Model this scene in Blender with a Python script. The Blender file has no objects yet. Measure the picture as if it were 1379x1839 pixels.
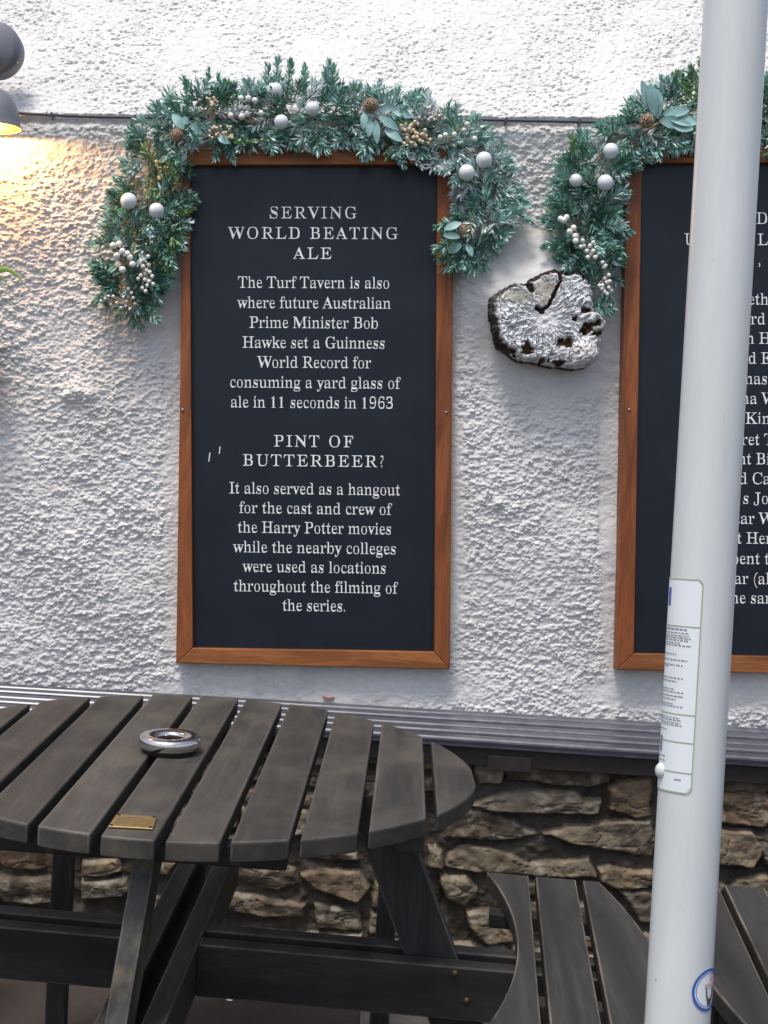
import bpy, bmesh, math, random, json
import numpy as np
from mathutils import Vector, Matrix
random.seed(7); rng = np.random.default_rng(7)
scene = bpy.context.scene
COL = scene.collection
R_ = math.radians

# ------------------------------------------------------------------ camera
FOC, PITCH, ROLL = 2700.0, R_(5.2), 0.067           # focal length in px of a 1379 x 1839 frame
CAM = np.array([0.0, 0.0, 1.62])
c_f = np.array([0, math.cos(PITCH), -math.sin(PITCH)])
c_r0 = np.array([1.0, 0, 0]); c_u0 = np.cross(c_r0, c_f)
c_r = math.cos(ROLL)*c_r0 + math.sin(ROLL)*c_u0
c_u = math.cos(ROLL)*c_u0 - math.sin(ROLL)*c_r0
cam_d = bpy.data.cameras.new('camera'); cam = bpy.data.objects.new('camera', cam_d); COL.objects.link(cam)
m = Matrix.Identity(4)
for i in range(3):
    m[i][0] = c_r[i]; m[i][1] = c_u[i]; m[i][2] = -c_f[i]; m[i][3] = CAM[i]
cam.matrix_world = m
cam_d.sensor_fit = 'VERTICAL'; cam_d.sensor_height = 24.0; cam_d.lens = 24.0*FOC/1839.0
cam_d.clip_start = 0.05; cam_d.clip_end = 2000
scene.camera = cam

# ------------------------------------------------------------------ light
SUN_EL, SUN_AZ = R_(70), R_(-35)                     # azimuth from -Y (behind the viewer), negative = to the left
w = bpy.data.worlds.new('World'); scene.world = w; w.use_nodes = True
nt = w.node_tree; nt.nodes.clear()
sky = nt.nodes.new('ShaderNodeTexSky'); sky.sky_type = 'NISHITA'; sky.sun_disc = False
sky.sun_elevation = SUN_EL; sky.air_density = 1.0; sky.dust_density = 3.0; sky.ozone_density = 1.0
bg = nt.nodes.new('ShaderNodeBackground'); bg.inputs[1].default_value = 0.10
out = nt.nodes.new('ShaderNodeOutputWorld')
hs_ = nt.nodes.new('ShaderNodeHueSaturation'); hs_.inputs['Saturation'].default_value = .80   # a thin overcast
nt.links.new(sky.outputs[0], hs_.inputs['Color']); nt.links.new(hs_.outputs[0], bg.inputs[0]); nt.links.new(bg.outputs[0], out.inputs[0])
sd = bpy.data.lights.new('sun', 'SUN'); sd.energy = 1.3; sd.angle = R_(15); sd.color = (1.0, 0.96, 0.90)
sun = bpy.data.objects.new('sun', sd); COL.objects.link(sun)
to_sun = Vector((math.sin(SUN_AZ)*math.cos(SUN_EL), -math.cos(SUN_AZ)*math.cos(SUN_EL), math.sin(SUN_EL)))
sun.rotation_euler = to_sun.to_track_quat('Z', 'Y').to_euler(); sun.location = (0, 0, 6)
sky.sun_rotation = math.atan2(to_sun.x, to_sun.y)
scene.view_settings.view_transform = 'Standard'; scene.view_settings.look = 'None'
scene.view_settings.exposure = 0.88; scene.view_settings.gamma = 1.0
scene.render.engine = 'CYCLES'
scene.cycles.max_bounces = 8

LAMP_W = 6.0

# ------------------------------------------------------------------ helpers
def ray(px, py): return c_f*FOC + c_r*(px-689.5) - c_u*(py-919.5)
def on_height(px, py, z):
    d = ray(px, py); return CAM + d*((z-CAM[2])/d[2])
def on_depth(px, py, y):
    d = ray(px, py); return CAM + d*((y-CAM[1])/d[1])
# rendered wall: a plane leaning back a little; u runs to the right along it, v up, n out of it
YAW, LEAN = R_(2.5), R_(5.0)
W0 = np.array([0.042, 4.82, 0.56])
wa = np.array([math.cos(YAW), math.sin(YAW), 0]); wb = np.array([-math.sin(YAW), math.cos(YAW), 0]); wz = np.array([0, 0, 1.0])
wv0 = math.cos(LEAN)*wz + math.sin(LEAN)*wb
WN = -math.cos(LEAN)*wb + math.sin(LEAN)*wz
WU = math.cos(ROLL)*wa + math.sin(ROLL)*wv0
WV = math.cos(ROLL)*wv0 - math.sin(ROLL)*wa
def uv(px, py, n=0.0):
    d = ray(px, py); P = W0 + WN*n
    k = ((P-CAM) @ WN)/(d @ WN); q = CAM + d*k - W0
    return np.array([q @ WU, q @ WV])
def wall(u, v, n): return W0 + WU*u + WV*v + WN*n
def wp(px, py, n=0.0):
    a = uv(px, py, n); return wall(a[0], a[1], n)
PXM = 1.0/np.linalg.norm(wp(700, 700)-wp(701, 700))  # px per metre on the wall

def tag(o, label=None, cat=None, group=None, kind=None):
    if label: o['label'] = label
    if cat: o['category'] = cat
    if group: o['group'] = group
    if kind: o['kind'] = kind
    return o
def empty(name, loc, label, cat, group=None):
    o = bpy.data.objects.new(name, None); o.empty_display_size = .1; o.location = tuple(loc); COL.objects.link(o)
    return tag(o, label, cat, group)
def origin(p):
    o = np.zeros(3)
    while p is not None:
        o = o + np.array(p.location); p = p.parent
    return o
def mesh_obj(name, verts, faces, mat, parent=None, smooth=False, loc=None):
    base = origin(parent) + (np.array(loc) if loc is not None else 0)
    me = bpy.data.meshes.new(name)
    V = np.asarray(verts, float) - base
    me.from_pydata([tuple(v) for v in V], [], [tuple(f) for f in faces]); me.update()
    if mat: me.materials.append(mat)
    if smooth: me.polygons.foreach_set('use_smooth', [True]*len(me.polygons))
    o = bpy.data.objects.new(name, me); COL.objects.link(o)
    if loc is not None: o.location = tuple(loc)
    if parent: o.parent = parent
    return o
def grid_mesh(name, P, mat, parent=None, smooth=True, closed=False, loc=None):
    """P: (rows, cols, 3) array of points"""
    r, c = P.shape[:2]
    idx = np.arange(r*c).reshape(r, c)
    if closed: idx = np.c_[idx, idx[:, :1]]
    q = np.stack([idx[:-1, :-1], idx[:-1, 1:], idx[1:, 1:], idx[1:, :-1]], -1).reshape(-1, 4)
    me = bpy.data.meshes.new(name)
    base = origin(parent) + (np.array(loc) if loc is not None else 0)
    V = (P.reshape(-1, 3)-base).astype(np.float32)
    me.vertices.add(len(V)); me.vertices.foreach_set('co', V.ravel())
    me.loops.add(len(q)*4); me.loops.foreach_set('vertex_index', q.ravel().astype(np.int32))
    me.polygons.add(len(q)); me.polygons.foreach_set('loop_start', np.arange(0, len(q)*4, 4, dtype=np.int32))
    me.polygons.foreach_set('loop_total', np.full(len(q), 4, dtype=np.int32))
    me.polygons.foreach_set('use_smooth', np.full(len(q), smooth))
    me.update(calc_edges=True); me.validate()
    if mat: me.materials.append(mat)
    o = bpy.data.objects.new(name, me); COL.objects.link(o)
    if loc is not None: o.location = tuple(loc)
    if parent: o.parent = parent
    return o
def colour_attr(o, name, cols):
    a = o.data.color_attributes.new(name, 'FLOAT_COLOR', 'POINT')
    c = np.ones((len(o.data.vertices), 4), np.float32); c[:, :3] = cols
    a.data.foreach_set('color', c.ravel())
def finish_bm(bm, name, mat, parent, mats=None, smooth=False):
    base = origin(parent)
    bmesh.ops.recalc_face_normals(bm, faces=bm.faces)
    for v in bm.verts: v.co -= Vector(base)
    me = bpy.data.meshes.new(name); bm.to_mesh(me); bm.free()
    for mm in (mats or [mat]): me.materials.append(mm)
    if smooth: me.polygons.foreach_set('use_smooth', [True]*len(me.polygons))
    o = bpy.data.objects.new(name, me); COL.objects.link(o)
    if parent: o.parent = parent
    return o
def prism(name, bot, top, mat, parent=None, bevel=0.0, segs=2, worn_or_lit=None, all_edges=False):
    """closed prism between two loops of equal length"""
    bm = bmesh.new(); n = len(bot)
    b = [bm.verts.new(tuple(p)) for p in bot]; t = [bm.verts.new(tuple(p)) for p in top]
    bm.faces.new(t); bm.faces.new(list(reversed(b)))
    for i in range(n): bm.faces.new((b[i], b[(i+1) % n], t[(i+1) % n], t[i]))
    bmesh.ops.recalc_face_normals(bm, faces=bm.faces)
    if bevel > 0:
        ed = [e for e in bm.edges if len(e.link_faces) == 2 and e.calc_face_angle(0) > R_(35)]
        r = bmesh.ops.bevel(bm, geom=ed, offset=bevel, segments=segs, profile=.6, affect='EDGES', clamp_overlap=True)
        if worn_or_lit:
            for f in r['faces']: f.material_index = 1
    return finish_bm(bm, name, mat, parent, mats=[mat, worn_or_lit] if worn_or_lit else [mat])
def bar(name, p0, p1, width, height, mat, parent, side=(1, 0, 0), bevel=.004, worn_or_lit=None):
    """a squared timber from p0 to p1; width measured along side, height square to both"""
    p0, p1, s = np.array(p0, float), np.array(p1, float), np.array(side, float)
    a = (p1-p0)/np.linalg.norm(p1-p0); s = s-a*(s @ a); s /= np.linalg.norm(s); h = np.cross(a, s)
    L = lambda p: [p+s*width/2*i+h*height/2*j for i, j in ((-1, -1), (1, -1), (1, 1), (-1, 1))]
    return prism(name, L(p0), L(p1), mat, parent, bevel, worn_or_lit=worn_or_lit)
def tube_pts(path, r, k=8):
    path = [np.array(p, float) for p in path]; V = []; F = []
    for i, p in enumerate(path):
        t = path[min(i+1, len(path)-1)]-path[max(i-1, 0)]; t /= np.linalg.norm(t)+1e-12
        a = np.cross(t, [0.13, .31, .94]); a /= np.linalg.norm(a); b = np.cross(t, a)
        rr = r[i] if hasattr(r, '__len__') else r
        for j in range(k):
            th = 2*math.pi*j/k; V.append(p+rr*(a*math.cos(th)+b*math.sin(th)))
    for i in range(len(path)-1):
        for j in range(k):
            F.append((i*k+j, i*k+(j+1) % k, (i+1)*k+(j+1) % k, (i+1)*k+j))
    F.append(tuple(reversed(range(k)))); F.append(tuple(range((len(path)-1)*k, len(path)*k)))
    return V, F
def lathe(name, prof, mat, parent, centre, axis=(0, 0, 1), k=40, smooth=True):
    ax = np.array(axis, float); ax /= np.linalg.norm(ax)
    a = np.cross(ax, [0.21, .93, .3]); a /= np.linalg.norm(a); b = np.cross(ax, a); c = np.array(centre, float)
    th = np.linspace(0, 2*math.pi, k, endpoint=False)
    P = np.array([[c+ax*h+r*(a*math.cos(t)+b*math.sin(t)) for t in th] for r, h in prof])
    o = grid_mesh(name, P, mat, parent, smooth, closed=True)
    bm = bmesh.new(); bm.from_mesh(o.data)
    bmesh.ops.remove_doubles(bm, verts=bm.verts, dist=1e-5); bmesh.ops.recalc_face_normals(bm, faces=bm.faces)
    bm.to_mesh(o.data); bm.free()
    return o
def sphere_pts(c, r, nu=14, nv=9):
    V = []; F = []
    for i in range(nv+1):
        ph = math.pi*i/nv
        for j in range(nu):
            th = 2*math.pi*j/nu
            V.append(np.array(c)+r*np.array([math.sin(ph)*math.cos(th), math.sin(ph)*math.sin(th), math.cos(ph)]))
    for i in range(nv):
        for j in range(nu): F.append((i*nu+j, (i+1)*nu+j, (i+1)*nu+(j+1) % nu, i*nu+(j+1) % nu))
    return V, F
class Bag:
    def __init__(s): s.V = []; s.F = []
    def add(s, V, F):
        o = len(s.V); s.V += list(V); s.F += [tuple(i+o for i in f) for f in F]
# numpy noise
def _h(ix, iy, s):
    n = (ix.astype(np.int64)*374761393+iy.astype(np.int64)*668265263+s*1442695041) & 0x7fffffff
    n = ((n ^ (n >> 13))*1274126177) & 0x7fffffff
    return ((n ^ (n >> 16)) & 0xffff)/65535.0
def vnoise(x, y, s=0):
    ix, iy = np.floor(x), np.floor(y); fx, fy = x-ix, y-iy
    fx = fx*fx*fx*(fx*(fx*6-15)+10); fy = fy*fy*fy*(fy*(fy*6-15)+10)
    a = _h(ix, iy, s); b = _h(ix+1, iy, s); c = _h(ix, iy+1, s); d = _h(ix+1, iy+1, s)
    return (a*(1-fx)+b*fx)*(1-fy)+(c*(1-fx)+d*fx)*fy-.5
def fbm(x, y, s=0, o=4):
    t = 0; a = 1
    for i in range(o): t = t+a*vnoise(x*2**i+i*17.3, y*2**i+i*9.1, s+i); a *= .5
    return t
def worley(x, y, s=0):
    ix, iy = np.floor(x), np.floor(y); d1 = np.full(x.shape, 9.0); d2 = np.full(x.shape, 9.0); idv = np.zeros(x.shape)
    for dx in (-1, 0, 1):
        for dy in (-1, 0, 1):
            cx, cy = ix+dx, iy+dy
            px = cx+_h(cx, cy, s); py = cy+_h(cx, cy, s+71)
            d = np.hypot(x-px, y-py); hh = _h(cx, cy, s+133)
            nd1 = np.minimum(d1, d); d2 = np.minimum(d2, np.maximum(d1, d)); idv = np.where(d < d1, hh, idv); d1 = nd1
    return d1, d2, idv
sstep = lambda a, b, x: (lambda t: t*t*(3-2*t))(np.clip((x-a)/(b-a), 0, 1))

# ------------------------------------------------------------------ materials
def mat_new(name):
    m = bpy.data.materials.new(name); m.use_nodes = True; n = m.node_tree
    return m, n, n.nodes['Principled BSDF']
def nd(n, typ, **kw):
    x = n.nodes.new(typ)
    for k, v in kw.items():
        if k.startswith('i_'): x.inputs[k[2:].replace('_', ' ')].default_value = v
        else: setattr(x, k, v)
    return x
def coords(n, scale, kind='Object', loc=(0, 0, 0)):
    tc = nd(n, 'ShaderNodeTexCoord'); mp = nd(n, 'ShaderNodeMapping')
    mp.inputs['Scale'].default_value = scale; mp.inputs['Location'].default_value = loc
    n.links.new(tc.outputs[kind], mp.inputs[0]); return mp.outputs[0]
def noise(n, vec, scale, detail=4, rough=.55, dist=0):
    x = nd(n, 'ShaderNodeTexNoise', i_Scale=scale, i_Detail=detail, i_Roughness=rough, i_Distortion=dist)
    n.links.new(vec, x.inputs['Vector']); return x.outputs['Fac']
def ramp(n, fac, stops):
    r = nd(n, 'ShaderNodeValToRGB'); e = r.color_ramp.elements
    while len(e) < len(stops): e.new(.5)
    for i, (p, c) in enumerate(stops):
        e[i].position = p; e[i].color = (*c, 1) if len(c) == 3 else c
    n.links.new(fac, r.inputs[0]); return r.outputs[0]
def mix(n, fac, a, b, mode='MIX'):
    x = nd(n, 'ShaderNodeMix', data_type='RGBA', blend_type=mode)
    for s, v in ((0, fac), (6, a), (7, b)):
        if hasattr(v, 'links') or hasattr(v, 'is_output'): n.links.new(v, x.inputs[s])
        else: x.inputs[s].default_value = v if s == 0 else (*v, 1)
    return x.outputs[2]
def bump(n, b, fac, strength, dist=.002):
    x = nd(n, 'ShaderNodeBump', i_Strength=strength, i_Distance=dist)
    n.links.new(fac, x.inputs['Height']); n.links.new(x.outputs[0], b.inputs['Normal'])
def simple(name, col, rough=.5, metal=0, spec=.5, var=0, vscale=20, bmp=0, bscale=200):
    m, n, b = mat_new(name); b.inputs['Roughness'].default_value = rough; b.inputs['Metallic'].default_value = metal
    b.inputs['Specular IOR Level'].default_value = spec; b.inputs['Base Color'].default_value = (*col, 1)
    if var or bmp: v = coords(n, (1, 1, 1))
    if var:
        f = noise(n, v, vscale, 5, .6)
        n.links.new(ramp(n, f, [(.3, [x*(1-var) for x in col]), (.7, [min(1, x*(1+var)) for x in col])]), b.inputs['Base Color'])
    if bmp: bump(n, b, noise(n, v, bscale, 3), bmp, .001)
    return m
def wood(name, dark, light, scale, rough=.6, worn_or_lit=None, spec=.35, knots=0.0, bmp=.35, scratch=None):
    m, n, b = mat_new(name); b.inputs['Specular IOR Level'].default_value = spec
    oi = nd(n, 'ShaderNodeObjectInfo')
    tc = nd(n, 'ShaderNodeTexCoord'); ad = nd(n, 'ShaderNodeVectorMath', operation='ADD')
    sc = nd(n, 'ShaderNodeVectorMath', operation='SCALE'); cx = nd(n, 'ShaderNodeCombineXYZ')
    for i in range(3): n.links.new(oi.outputs['Random'], cx.inputs[i])
    n.links.new(cx.outputs[0], sc.inputs[0]); sc.inputs['Scale'].default_value = 7.0
    n.links.new(tc.outputs['Object'], ad.inputs[0]); n.links.new(sc.outputs[0], ad.inputs[1])
    mp = nd(n, 'ShaderNodeMapping'); mp.inputs['Scale'].default_value = scale; n.links.new(ad.outputs[0], mp.inputs[0])
    fine = noise(n, mp.outputs[0], 7.0, 8, .72, .25); band = noise(n, mp.outputs[0], .9, 3, .5, .8)
    col = ramp(n, fine, [(.28, dark), (.72, light)])
    lo = [x*.85 for x in dark]
    col = mix(n, ramp(n, band, [(.35, (1, 1, 1)), (.6, (0, 0, 0))]), col, lo)
    blot = noise(n, ad.outputs[0], 6.0, 4, .6)
    if worn_or_lit:
        col = mix(n, ramp(n, blot, [(.46, (0, 0, 0)), (.72, (.5, .5, .5))]), col, worn_or_lit)
    if scratch:
        mp2 = nd(n, 'ShaderNodeMapping'); mp2.inputs['Scale'].default_value = [s*2.2 for s in scale]; n.links.new(ad.outputs[0], mp2.inputs[0])
        sx = noise(n, mp2.outputs[0], 5.0, 3, .8, .2)
        col = mix(n, ramp(n, sx, [(.70, (0, 0, 0)), (.76, (.6, .6, .6))]), col, scratch)
    # one board a little lighter or darker than the next
    hv = nd(n, 'ShaderNodeHueSaturation'); mr = nd(n, 'ShaderNodeMapRange'); mr.inputs[3].default_value = .8; mr.inputs[4].default_value = 1.2
    n.links.new(oi.outputs['Random'], mr.inputs[0]); n.links.new(mr.outputs[0], hv.inputs['Value']); n.links.new(col, hv.inputs['Color'])
    n.links.new(hv.outputs[0], b.inputs['Base Color'])
    rr = nd(n, 'ShaderNodeMapRange'); rr.inputs[3].default_value = rough-.12; rr.inputs[4].default_value = rough+.12
    n.links.new(blot, rr.inputs[0]); n.links.new(rr.outputs[0], b.inputs['Roughness'])
    bump(n, b, fine, bmp, .0015)
    return m
def attr_mat(name, attr, rough=.5, spec=.4, bscale=0, bstr=0, bdist=.002, var=0.0):
    m, n, b = mat_new(name); b.inputs['Roughness'].default_value = rough; b.inputs['Specular IOR Level'].default_value = spec
    a = nd(n, 'ShaderNodeAttribute', attribute_name=attr); col = a.outputs['Color']
    if var or bstr: v = coords(n, (1, 1, 1))
    if var:
        f = ramp(n, noise(n, v, bscale*.4, 6, .7), [(.3, (1-var,)*3), (.7, (1+var*.4,)*3)])
        col = mix(n, 1.0, col, f, 'MULTIPLY')
    n.links.new(col, b.inputs['Base Color'])
    if bstr: bump(n, b, noise(n, v, bscale, 6, .65), bstr, bdist)
    return m
M = {}
GX, GY, GZ = (1.2, 14, 14), (14, 1.2, 14), (14, 14, 1.2)
TD, TL, TW = (.037, .0345, .030), (.076, .070, .060), (.125, .104, .077)
M['table_top'] = wood('table_wood', TD, TL, GY, .62, worn_or_lit=TW, scratch=(.2, .17, .13))
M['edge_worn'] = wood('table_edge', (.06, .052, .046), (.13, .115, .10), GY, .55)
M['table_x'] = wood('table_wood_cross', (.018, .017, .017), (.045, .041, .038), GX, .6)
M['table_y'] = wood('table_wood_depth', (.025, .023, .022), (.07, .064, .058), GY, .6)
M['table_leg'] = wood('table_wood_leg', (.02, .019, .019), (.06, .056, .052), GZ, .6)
M['leg_worn'] = wood('table_wood_leg_worn', (.03, .028, .026), (.085, .078, .07), GZ, .6, worn_or_lit=(.33, .25, .12), scratch=(.4, .3, .14))
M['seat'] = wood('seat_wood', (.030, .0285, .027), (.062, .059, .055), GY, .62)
M['seat_edge'] = wood('seat_edge', (.05, .045, .04), (.3, .24, .18), GY, .6)
M['frame_h'] = wood('sign_wood_h', (.21, .064, .016), (.47, .18, .052), (1.4, 22, 22), .5, spec=.4, bmp=.15)
M['frame_v'] = wood('sign_wood_v', (.185, .050, .012), (.42, .132, .036), (22, 22, 1.4), .5, spec=.4, bmp=.15)
M['board'] = simple('sign_board', (.007, .0098, .0175), .38, spec=.38, var=.3, vscale=7, bmp=.05, bscale=900)
M['letter'] = simple('sign_letter', (.90, .90, .88), .6)
M['bench'] = simple('bench_paint', (.04, .041, .056), .22, spec=.7, var=.25, vscale=30, bmp=.06, bscale=200)
M['bench_highlight'] = simple('bench_highlight', (.105, .105, .13), .3, spec=.6, var=.4, vscale=18)  # lighter bevel colour, a painted highlight along the slat edges
M['fascia'] = simple('bench_fascia', (.03, .022, .02), .55, var=.3, vscale=25)
M['cable'] = simple('cable_rubber', (.06, .06, .07), .5)
M['lamp'] = simple('lamp_metal', (.17, .18, .21), .5, spec=.4, var=.06, vscale=30)
M['lamp_in'] = simple('lamp_inside', (.5, .17, .025), .5)
M['steel'] = simple('screw_steel', (.30, .27, .22), .5, .8)
M['chrome'] = simple('ashtray_steel', (.72, .69, .67), .14, 1.0, bmp=.03, bscale=60)
M['ash_dark'] = simple('ash', (.02, .014, .012), .9)
M['brass'] = simple('brass', (.40, .30, .14), .55, 1.0, var=.18, vscale=120)
M['brass_txt'] = simple('brass_engraving', (.16, .10, .03), .6, .6)
M['pole'] = simple('pole_paint', (.72, .73, .71), .34, spec=.45, var=.03, vscale=9)
def pole_mat():
    m, n, b = mat_new('pole_paint'); b.inputs['Specular IOR Level'].default_value = .5
    v = coords(n, (1, 1, 1)); vs = coords(n, (9, 9, .5))
    c = ramp(n, noise(n, vs, 4, 5, .6), [(.3, (.60, .615, .605)), (.7, (.67, .69, .68))])
    c = mix(n, ramp(n, noise(n, v, 70, 2, .5), [(.765, (0, 0, 0)), (.79, (.7, .7, .7))]), c, (.35, .34, .32))
    c = mix(n, ramp(n, noise(n, coords(n, (30, 30, 4)), 5, 3, .7), [(.72, (0, 0, 0)), (.78, (.5, .5, .5))]), c, (.45, .45, .44))
    n.links.new(c, b.inputs['Base Color'])
    r = nd(n, 'ShaderNodeMapRange'); r.inputs[3].default_value = .2; r.inputs[4].default_value = .42
    n.links.new(noise(n, vs, 6, 4, .6), r.inputs[0]); n.links.new(r.outputs[0], b.inputs['Roughness'])
    return m
M['pole'] = pole_mat()
M['sticker'] = simple('sticker_paper', (.78, .82, .84), .45)
M['green_line'] = simple('sticker_green', (.35, .42, .25), .5)
M['ink'] = simple('sticker_ink', (.20, .22, .24), .6)
M['blue'] = simple('sticker_blue', (.05, .12, .42), .45)
M['pink'] = simple('sticker_pink', (.75, .42, .44), .5)
M['picture'] = simple('sticker_picture', (.09, .07, .07), .5, var=.6, vscale=160)
M['canopy'] = simple('canopy_cloth', (.55, .53, .48), .9)
M['berry'] = simple('berry_white', (.78, .77, .72), .35, var=.06, vscale=60)
M['berry_cream'] = simple('berry_cream', (.74, .60, .40), .4, var=.1, vscale=60)
M['bauble'] = simple('bauble_white', (.74, .76, .78), .55, var=.08, vscale=160, bmp=.5, bscale=500)
M['euc'] = simple('eucalyptus_leaf', (.25, .43, .41), .5, var=.2, vscale=40)
M['twig'] = simple('twig', (.42, .34, .25), .7)
M['cone'] = simple('pine_cone', (.40, .29, .20), .7, var=.4, vscale=90); M['cone_core'] = simple('cone_core', (.05, .03, .02), .8); M['bolt'] = simple('old_bolt', (.16, .12, .06), .5, .7)
M['leaf_green'] = simple('plant_leaf', (.22, .36, .07), .45, var=.2, vscale=30)
M['pot'] = simple('plant_pot', (.05, .045, .04), .7)
M['foliage'] = attr_mat('fir_needles', 'tint', .45, .45)

def plaster_mat():
    m, n, b = mat_new('roughcast'); b.inputs['Roughness'].default_value = .75; b.inputs['Specular IOR Level'].default_value = .3
    v = coords(n, (1, 1, 1))
    f = noise(n, v, 3.0, 5, .6); g = noise(n, v, 60.0, 4, .6)
    c = ramp(n, f, [(.3, (.65, .63, .61)), (.7, (.75, .735, .715))])
    c = mix(n, ramp(n, g, [(.28, (.5, .5, .5)), (.45, (0, 0, 0))]), c, (.54, .51, .485))
    st = noise(n, coords(n, (5, 5, 1.3)), 1.6, 6, .65, .5)              # faint run-off stains and grime
    c = mix(n, ramp(n, st, [(.52, (0, 0, 0)), (.72, (.55, .55, .55))]), c, (.54, .52, .475))
    sp = noise(n, v, 34.0, 3, .75)
    c = mix(n, ramp(n, sp, [(.69, (0, 0, 0)), (.74, (.7, .7, .7))]), c, (.42, .38, .33))
    n.links.new(c, b.inputs['Base Color'])
    bump(n, b, noise(n, v, 330, 5, .7), .75, .0014)
    return m
M['plaster'] = plaster_mat()
M['stone'] = attr_mat('rubble_stone', 'stone', .85, .2, 70, 1.0, .005, .45)
M['log'] = attr_mat('weathered_timber', 'grain', .85, .15, 140, .3, .0015, .15)
def ground_mat():
    m, n, b = mat_new('ground'); b.inputs['Roughness'].default_value = .85
    v = coords(n, (1, 1, 1))
    f = noise(n, v, 2.5, 6, .6); g = noise(n, v, 40, 5, .65)
    c = ramp(n, f, [(.3, (.028, .021, .017)), (.7, (.062, .047, .038))])
    c = mix(n, ramp(n, g, [(.35, (.7, .7, .7)), (.55, (0, 0, 0))]), c, (.035, .028, .024))
    n.links.new(c, b.inputs['Base Color']); bump(n, b, g, .6, .004)
    return m
M['ground'] = ground_mat()
M['slab'] = simple('paving_slab', (.14, .13, .115), .85, var=.3, vscale=14, bmp=.6, bscale=50)

# ------------------------------------------------------------------ ground
S = 300.0; GZ = -.125
gr = mesh_obj('ground', [(-S, -S, GZ), (S, -S, GZ), (S, S, GZ), (-S, S, GZ)], [(0, 1, 2, 3)], M['ground']); tag(gr, kind='structure')

# ------------------------------------------------------------------ rendered wall
LOGC = uv(985, 565); CABLE_V = uv(690, 213)[1]
fu = np.arange(-1.34, 1.34, .0027); fv = np.arange(-.11, 2.52, .0027)
gu = np.r_[np.linspace(-3.2, -1.34, 330)[:-1], fu, np.linspace(1.34, 3.2, 330)]
gv = np.r_[np.linspace(-.75, -.11, 30)[:-1], fv, np.linspace(2.52, 3.4, 70)]
UU, VV = np.meshgrid(gu, gv)
def plaster_height(u, v):
    du = .012*vnoise(u*22, v*22, 3); dv = .012*vnoise(u*22, v*22, 4)
    x, y = u+du, v+dv
    # lumps of the dashed render, wider than tall
    d1, d2, hid = worley(x/.0165, y/.0118, 11)
    lump = (.6*np.clip(1-d1*1.1, 0, 1)+.4*np.clip((d2-d1)*1.6, 0, .7))*(.3+hid)
    e1, e2, hie = worley(x/.0105, y/.0082, 29)
    small = np.clip((e2-e1)*1.5, 0, .8)*(.3+.8*hie)
    rough = .76*(lump*.0075+small*.0042+.0075*fbm(u*52, v*74, 5, 4))*(.75+.9*np.clip(.5+fbm(u*5, v*5, 6, 3), 0, 1))
    big = .030*vnoise(u*2.3, v*2.0, 8)+.012*vnoise(u*6, v*6, 9)
    amp = np.ones_like(u)
    def soft(px, py, rx, ry, k, rot=0):
        a = uv(px, py); sx, sy = rx/PXM, ry/PXM
        X, Y = u-a[0], v-a[1]
        r = np.hypot(X/sx, Y/sy)
        return k*(1-sstep(.75, 1.15, r))
    for q in [(985, 580, 158, 150, .85), (930, 470, 90, 75, .9), (1098, 800, 26, 520, .75), (560, 1240, 330, 42, .8), (300, 590, 40, 60, .8),
              (1250, 1240, 220, 40, .8), (822, 980, 14, 260, .4), (305, 900, 14, 330, .35)]:
        amp = amp*(1-soft(*q))
    amp = amp*(1+.06*sstep(-.01, .03, v-CABLE_V))
    sm = .006*fbm(u*14, v*20, 15, 3)
    h = big+rough*amp+sm*(1-amp)
    # mound of render the timber end comes out of
    X, Y = u-LOGC[0], v-LOGC[1]
    h = h+.075*np.exp(-((X+.02)/.17)**2-((Y-.02)/.165)**2)*(1+.5*sstep(-.05, .18, Y-X*.5))
    for px, py, r, k in [(135, 705, 16, .02), (160, 712, 12, .014), (892, 905, 9, .012), (115, 715, 10, .01)]:
        a = uv(px, py); h = h+k*np.exp(-((u-a[0])**2+(v-a[1])**2)/(r/PXM)**2)
    # upper wall: a step at the cable, then tilted back to brighten it
    up = v-CABLE_V+.006*vnoise(u*8, v*0, 31)
    h = h+.009*sstep(-.004, .006, up)-np.clip(up, 0, None)*math.tan(R_(UP_LEAN))
    h = h-.010*np.exp(-((up+.018)/.012)**2)
    for q in SIGN_BOX:                                   # flat bearing behind each sign
        x0, y0 = uv(q[0], q[3]); x1, y1 = uv(q[2], q[1])
        k = sstep(-.05, .03, np.minimum.reduce([u-x0, x1-u, v-y0, y1-v]))
        h = h*(1-k)+np.clip(h, -.03, .0)*k
    return h
SIGN_BOX = [(322, 268, 812, 1197), (1117, 262, 1608, 1209)]
UP_LEAN = 42
HH = plaster_height(UU, VV)
P = W0+UU[..., None]*WU+VV[..., None]*WV+HH[..., None]*WN
pw = grid_mesh('rendered_wall', P, M['plaster'])
tag(pw, 'white roughcast rendered wall with lumpy texture behind the signs', 'wall')

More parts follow.
